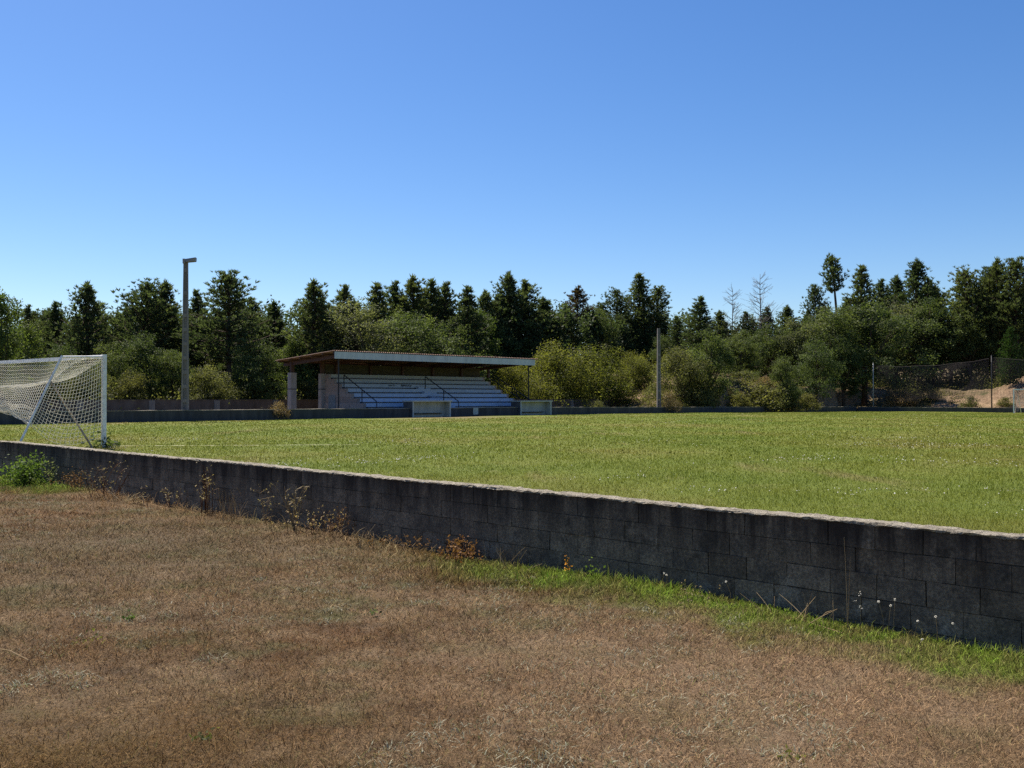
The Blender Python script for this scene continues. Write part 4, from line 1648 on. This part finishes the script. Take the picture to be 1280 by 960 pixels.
stemmy('leafy_weed', 36, .62, 26, 1.0, 'weed_green', 'weed_green', 'green bushy weed against the wall, left of the dry ones', 7.1, True, 46, .005, lean=.3, leaf=.06)
stemmy('leafy_weed', 8, .42, 20, 1.2, 'weed_green', 'weed_green', 'low yellow green weed clump at the frame edge below the wall', 6.75, False, 40, .005, lean=.4, leaf=.06)
stemmy('leafy_weed', 66, .60, 8, .6, 'weed_green', 'grey_leaves', 'sparse grey green weed at the right of the bushy green one', 7.3, True, 12, .004, leaf=.04)
stemmy('dry_weed', 92, .40, 16, .9, 'weed_dry', 'weed_dry', 'short reddish dry weeds right of the sparse green one', 7.3, True, 16, .004)
stemmy('dry_weed', 138, .68, 14, .6, 'weed_dry', 'weed_straw', 'reddish dry weed with bent straw, below the near goalpost', 7.3, True, 0, .006, lean=.3)
stemmy('dry_weed', 160, .30, 22, 1.0, 'weed_straw', 'weed_straw', 'broken straw lying right of the reddish weed below the goalpost', 7.25, False, 0, .006, lean=.9)
stemmy('dry_weed', 215, .42, 13, .7, 'weed_dry', 'weed_straw', 'thin dark weeds left of the tall upright dry stalks', 7.42)
stemmy('dry_weed', 258, .78, 14, .45, 'weed_dry', 'weed_straw', 'tall upright dry stalks with pale seed heads', 7.38, True, 0, .006, lean=.12)
stemmy('dry_grass_tuft', 292, .50, 34, .7, 'weed_straw', 'weed_straw', 'drooping straw and olive grass tuft right of the tall stalks', 7.35, False, 0, .0035, lean=.45)
stemmy('dry_weed', 333, .66, 5, .5, 'weed_straw', 'weed_straw', 'few thin stalks with white seed heads left of the forked stalk', 7.45, True, 0, .003, lean=.15)
stemmy('dry_weed', 368, .66, 8, .25, 'weed_straw', 'weed_straw', 'thick forked dry stalk with a leaning stick', 7.36, True, 0, .010, lean=.28)
stemmy('dry_weed', 400, .36, 19, .9, 'weed_dry', 'weed_straw', 'rusty low weeds right of the forked stalk', 7.38)
stemmy('dry_weed', 425, .45, 16, .8, 'weed_dry', 'weed_dry', 'dark red dry weeds midway along the left half of the wall', 7.42)
stemmy('dry_weed', 458, .24, 22, .8, 'weed_straw', 'weed_straw', 'flattened straw with a fallen stem beyond the red weeds', 7.3, False, 0, .005, lean=.9)
stemmy('dry_weed', 505, .22, 19, 1.1, 'weed_straw', 'weed_dry', 'short straw weeds left of the reddish brown clump', 7.38)
stemmy('dry_weed', 575, .28, 35, .9, 'weed_dry', 'weed_dry', 'reddish brown clump at the wall left of the first green grass', 7.4, True, 4)
stemmy('dry_grass_tuft', 640, .28, 22, .7, 'weed_straw', 'weed_straw', 'arching pale grass stems where the green strip begins', 7.38, False, 0, .003, lean=.6)
stemmy('flowering_weed', 711, .24, 3, .12, 'weed_green', 'orange_petal', 'small weed with an orange flower at the wall', 7.36, True, 0, .003, lean=.1, headsize=.016)
stemmy('leafy_weed', 740, .24, 5, .2, 'weed_green', 'weed_green', 'little upright green weed right of the orange flower', 7.38, False, 9, .003, lean=.2, leaf=.032)
stemmy('dry_grass_tuft', 880, .20, 12, 1.0, 'weed_straw', 'weed_straw', 'thin bent straw stems halfway along the green strip', 7.42, True, 0, .0022, headsize=.010)
stemmy('dry_grass_tuft', 1000, .26, 16, .6, 'weed_straw', 'weed_straw', 'stiff slanting grass stems left of the tallest thin stalk', 7.36, False, 0, .0035, lean=.8)
stemmy('tall_stalk', 1058, .80, 2, .06, 'weed_straw', 'weed_straw', 'tallest thin straw stalk reaching the wall top', 7.45, False, 0, .003, lean=.06)
stemmy('tall_stalk', 1074, .40, 1, .03, 'weed_straw', 'petal', 'short stalk with one white tip beside the tallest stalk', 7.45, True, 0, .0025, lean=.05, headsize=.012)


def flower_stalk(px, H, label, n=1, v=7.4):
    root = empty('white_flower', wall_spot(px, v))
    tag(root, label, 'flower', 'white flowers along the block wall')
    st, hd = MB(), MB()
    for i in range(n):
        x = .05 * i
        t = np.array([x + rng.normal(0, .03), rng.normal(0, .02), H * (1 - .12 * i)])
        st.tube([(x, 0, -.01), (x * .9 + .01, 0, H * .5), t], .0022, 4)
        d = rdir(40)
        add_leaves(hd, t + d * .008, .009, np.full(40, .7), .2, d)
    st.build('stem', M['weed_straw'], root)
    hd.build('flower_head', M['petal'], root)


flower_stalk(1101, .27, 'pair of white flower heads right of the tallest stalk', 2)
flower_stalk(1114, .30, 'single thin flower stalk right of the white pair', 1)
flower_stalk(1141, .16, 'low white flower in the middle of the right wall end', 1)
flower_stalk(1146, .06, 'tiny bright white flower sitting in the green grass', 1, 7.2)
flower_stalk(1168, .22, 'brownish white flower near the right end of the wall', 1)
flower_stalk(1196, .20, 'rightmost small white flower before the wall', 1)
flower_stalk(911, .20, 'white flower on a thin stem left of the slanting grass', 1)
flower_stalk(826, .16, 'small white flower at the wall in the middle of the green strip', 2)


def fore_spot(px, py, h=1.70):
    Z = h * F_PX / (py - HY)
    x = (px - CX) / F_PX * Z
    for _ in range(4):
        u, v = uv_of(x, Z)
        Z = (CAM_Z - float(fore_z(np.array(u), np.array(v)))) * F_PX / (py - HY)
        x = (px - CX) / F_PX * Z
    u, v = uv_of(x, Z)
    return Vector((x, Z, float(fore_z(np.array(u), np.array(v)))))


def seedling(px, py, r, n, leaf, mat, label):
    root = empty('small_weed', fore_spot(px, py))
    tag(root, label, 'weed', 'small weeds in the dry lawn')
    m = MB()
    P = np.stack([rng.normal(0, r, n), rng.normal(0, r, n), np.abs(rng.normal(0, r * .6, n)) + .01], -1)
    add_leaves(m, P, leaf, np.clip(rng.normal(.4, .25, n), 0, 1), .6)
    m.build('leaves', M[mat], root)


seedling(163, 774, .025, 26, .03, 'weed_green', 'small dark green weed alone left in the dry lawn')
seedling(256, 925, .035, 30, .026, 'olive_scrub', 'dull green weed with litter near the bottom of the dry lawn')
seedling(992, 948, .035, 30, .026, 'olive_scrub', 'dull green tuft at the bottom of the lawn, right of centre')
seedling(470, 770, .05, 26, .03, 'grey_leaves', 'flat grey green weed in the middle of the dry lawn')
seedling(110, 805, .07, 40, .026, 'olive_scrub', 'spreading green weed left of the single dark green one')

s = MB()
a, b = fore_spot(-14, 813), fore_spot(43, 830)
s.tube([tuple(a + Vector((0, 0, .03))), tuple((a + b) / 2 + Vector((0, 0, .05))), tuple(b + Vector((0, 0, .02)))], [.006, .005, .003], 5)
tag(s.build('straw_stalk', M['weed_straw']), 'single pale straw stalk lying on the lawn at the frame edge', 'stalk')

tuft = MB()
P = np.stack([rng.normal(-10.73, .22, 130), rng.normal(25.4, .12, 130), np.abs(rng.normal(0, .13, 130))], -1)
add_leaves(tuft, P, .13, np.clip(rng.normal(.3, .2, 130), 0, 1), .3)
tr_ = empty('weed_tuft', (0, 0, 0))
tuft.build('leaves', M['oak_leaves'], tr_)
tag(tr_, 'dark weed tuft growing round the foot of the near goalpost', 'weed')


# ------------------------------------------------------------------ light, sky, camera
AZ, EL = -37.0, 56.0
sun = bpy.data.lights.new('sun', 'SUN')
sun.energy = 5.0
sun.angle = R(.53)
sun.color = (1.0, .92, .80)
so = bpy.data.objects.new('sun', sun)
C.objects.link(so)
d = Vector((math.sin(R(AZ)) * math.cos(R(EL)), math.cos(R(AZ)) * math.cos(R(EL)), math.sin(R(EL))))
so.rotation_euler = d.to_track_quat('Z', 'Y').to_euler()
so.location = d * 80

world = bpy.data.worlds.new('World')
scene.world = world
world.use_nodes = True
wt = world.node_tree
wt.nodes.clear()
sky = wt.nodes.new('ShaderNodeTexSky')
sky.sky_type = 'NISHITA'
sky.sun_disc = False
sky.sun_elevation = R(EL)
sky.sun_rotation = R(AZ)
sky.altitude = 400
sky.air_density = 1.0
sky.dust_density = .5
sky.ozone_density = 4.0
bg = wt.nodes.new('ShaderNodeBackground')
bg.inputs['Strength'].default_value = .064
wo = wt.nodes.new('ShaderNodeOutputWorld')
hs = wt.nodes.new('ShaderNodeHueSaturation')
hs.inputs['Saturation'].default_value = 1.25
hs.inputs['Hue'].default_value = .507
wt.links.new(sky.outputs[0], hs.inputs['Color'])
wt.links.new(hs.outputs[0], bg.inputs[0])
wt.links.new(bg.outputs[0], wo.inputs[0])

cam = bpy.data.cameras.new('camera')
cam.sensor_width = 36
cam.lens = 36 * F_PX / 1280
cam.clip_start = .05
cam.clip_end = 8000
co = bpy.data.objects.new('camera', cam)
C.objects.link(co)
co.location = (0, 0, CAM_Z)
co.rotation_euler = (R(90) + math.atan2(HY - 480, F_PX), 0, 0)
scene.camera = co

vs_ = scene.view_settings
vs_.view_transform = 'Standard'
vs_.look = 'None'
vs_.exposure = 1.07
vs_.gamma = 1
scene.cycles.max_bounces = 6
scene.cycles.diffuse_bounces = 3
scene.cycles.transparent_max_bounces = 8
scene.cycles.use_denoising = False
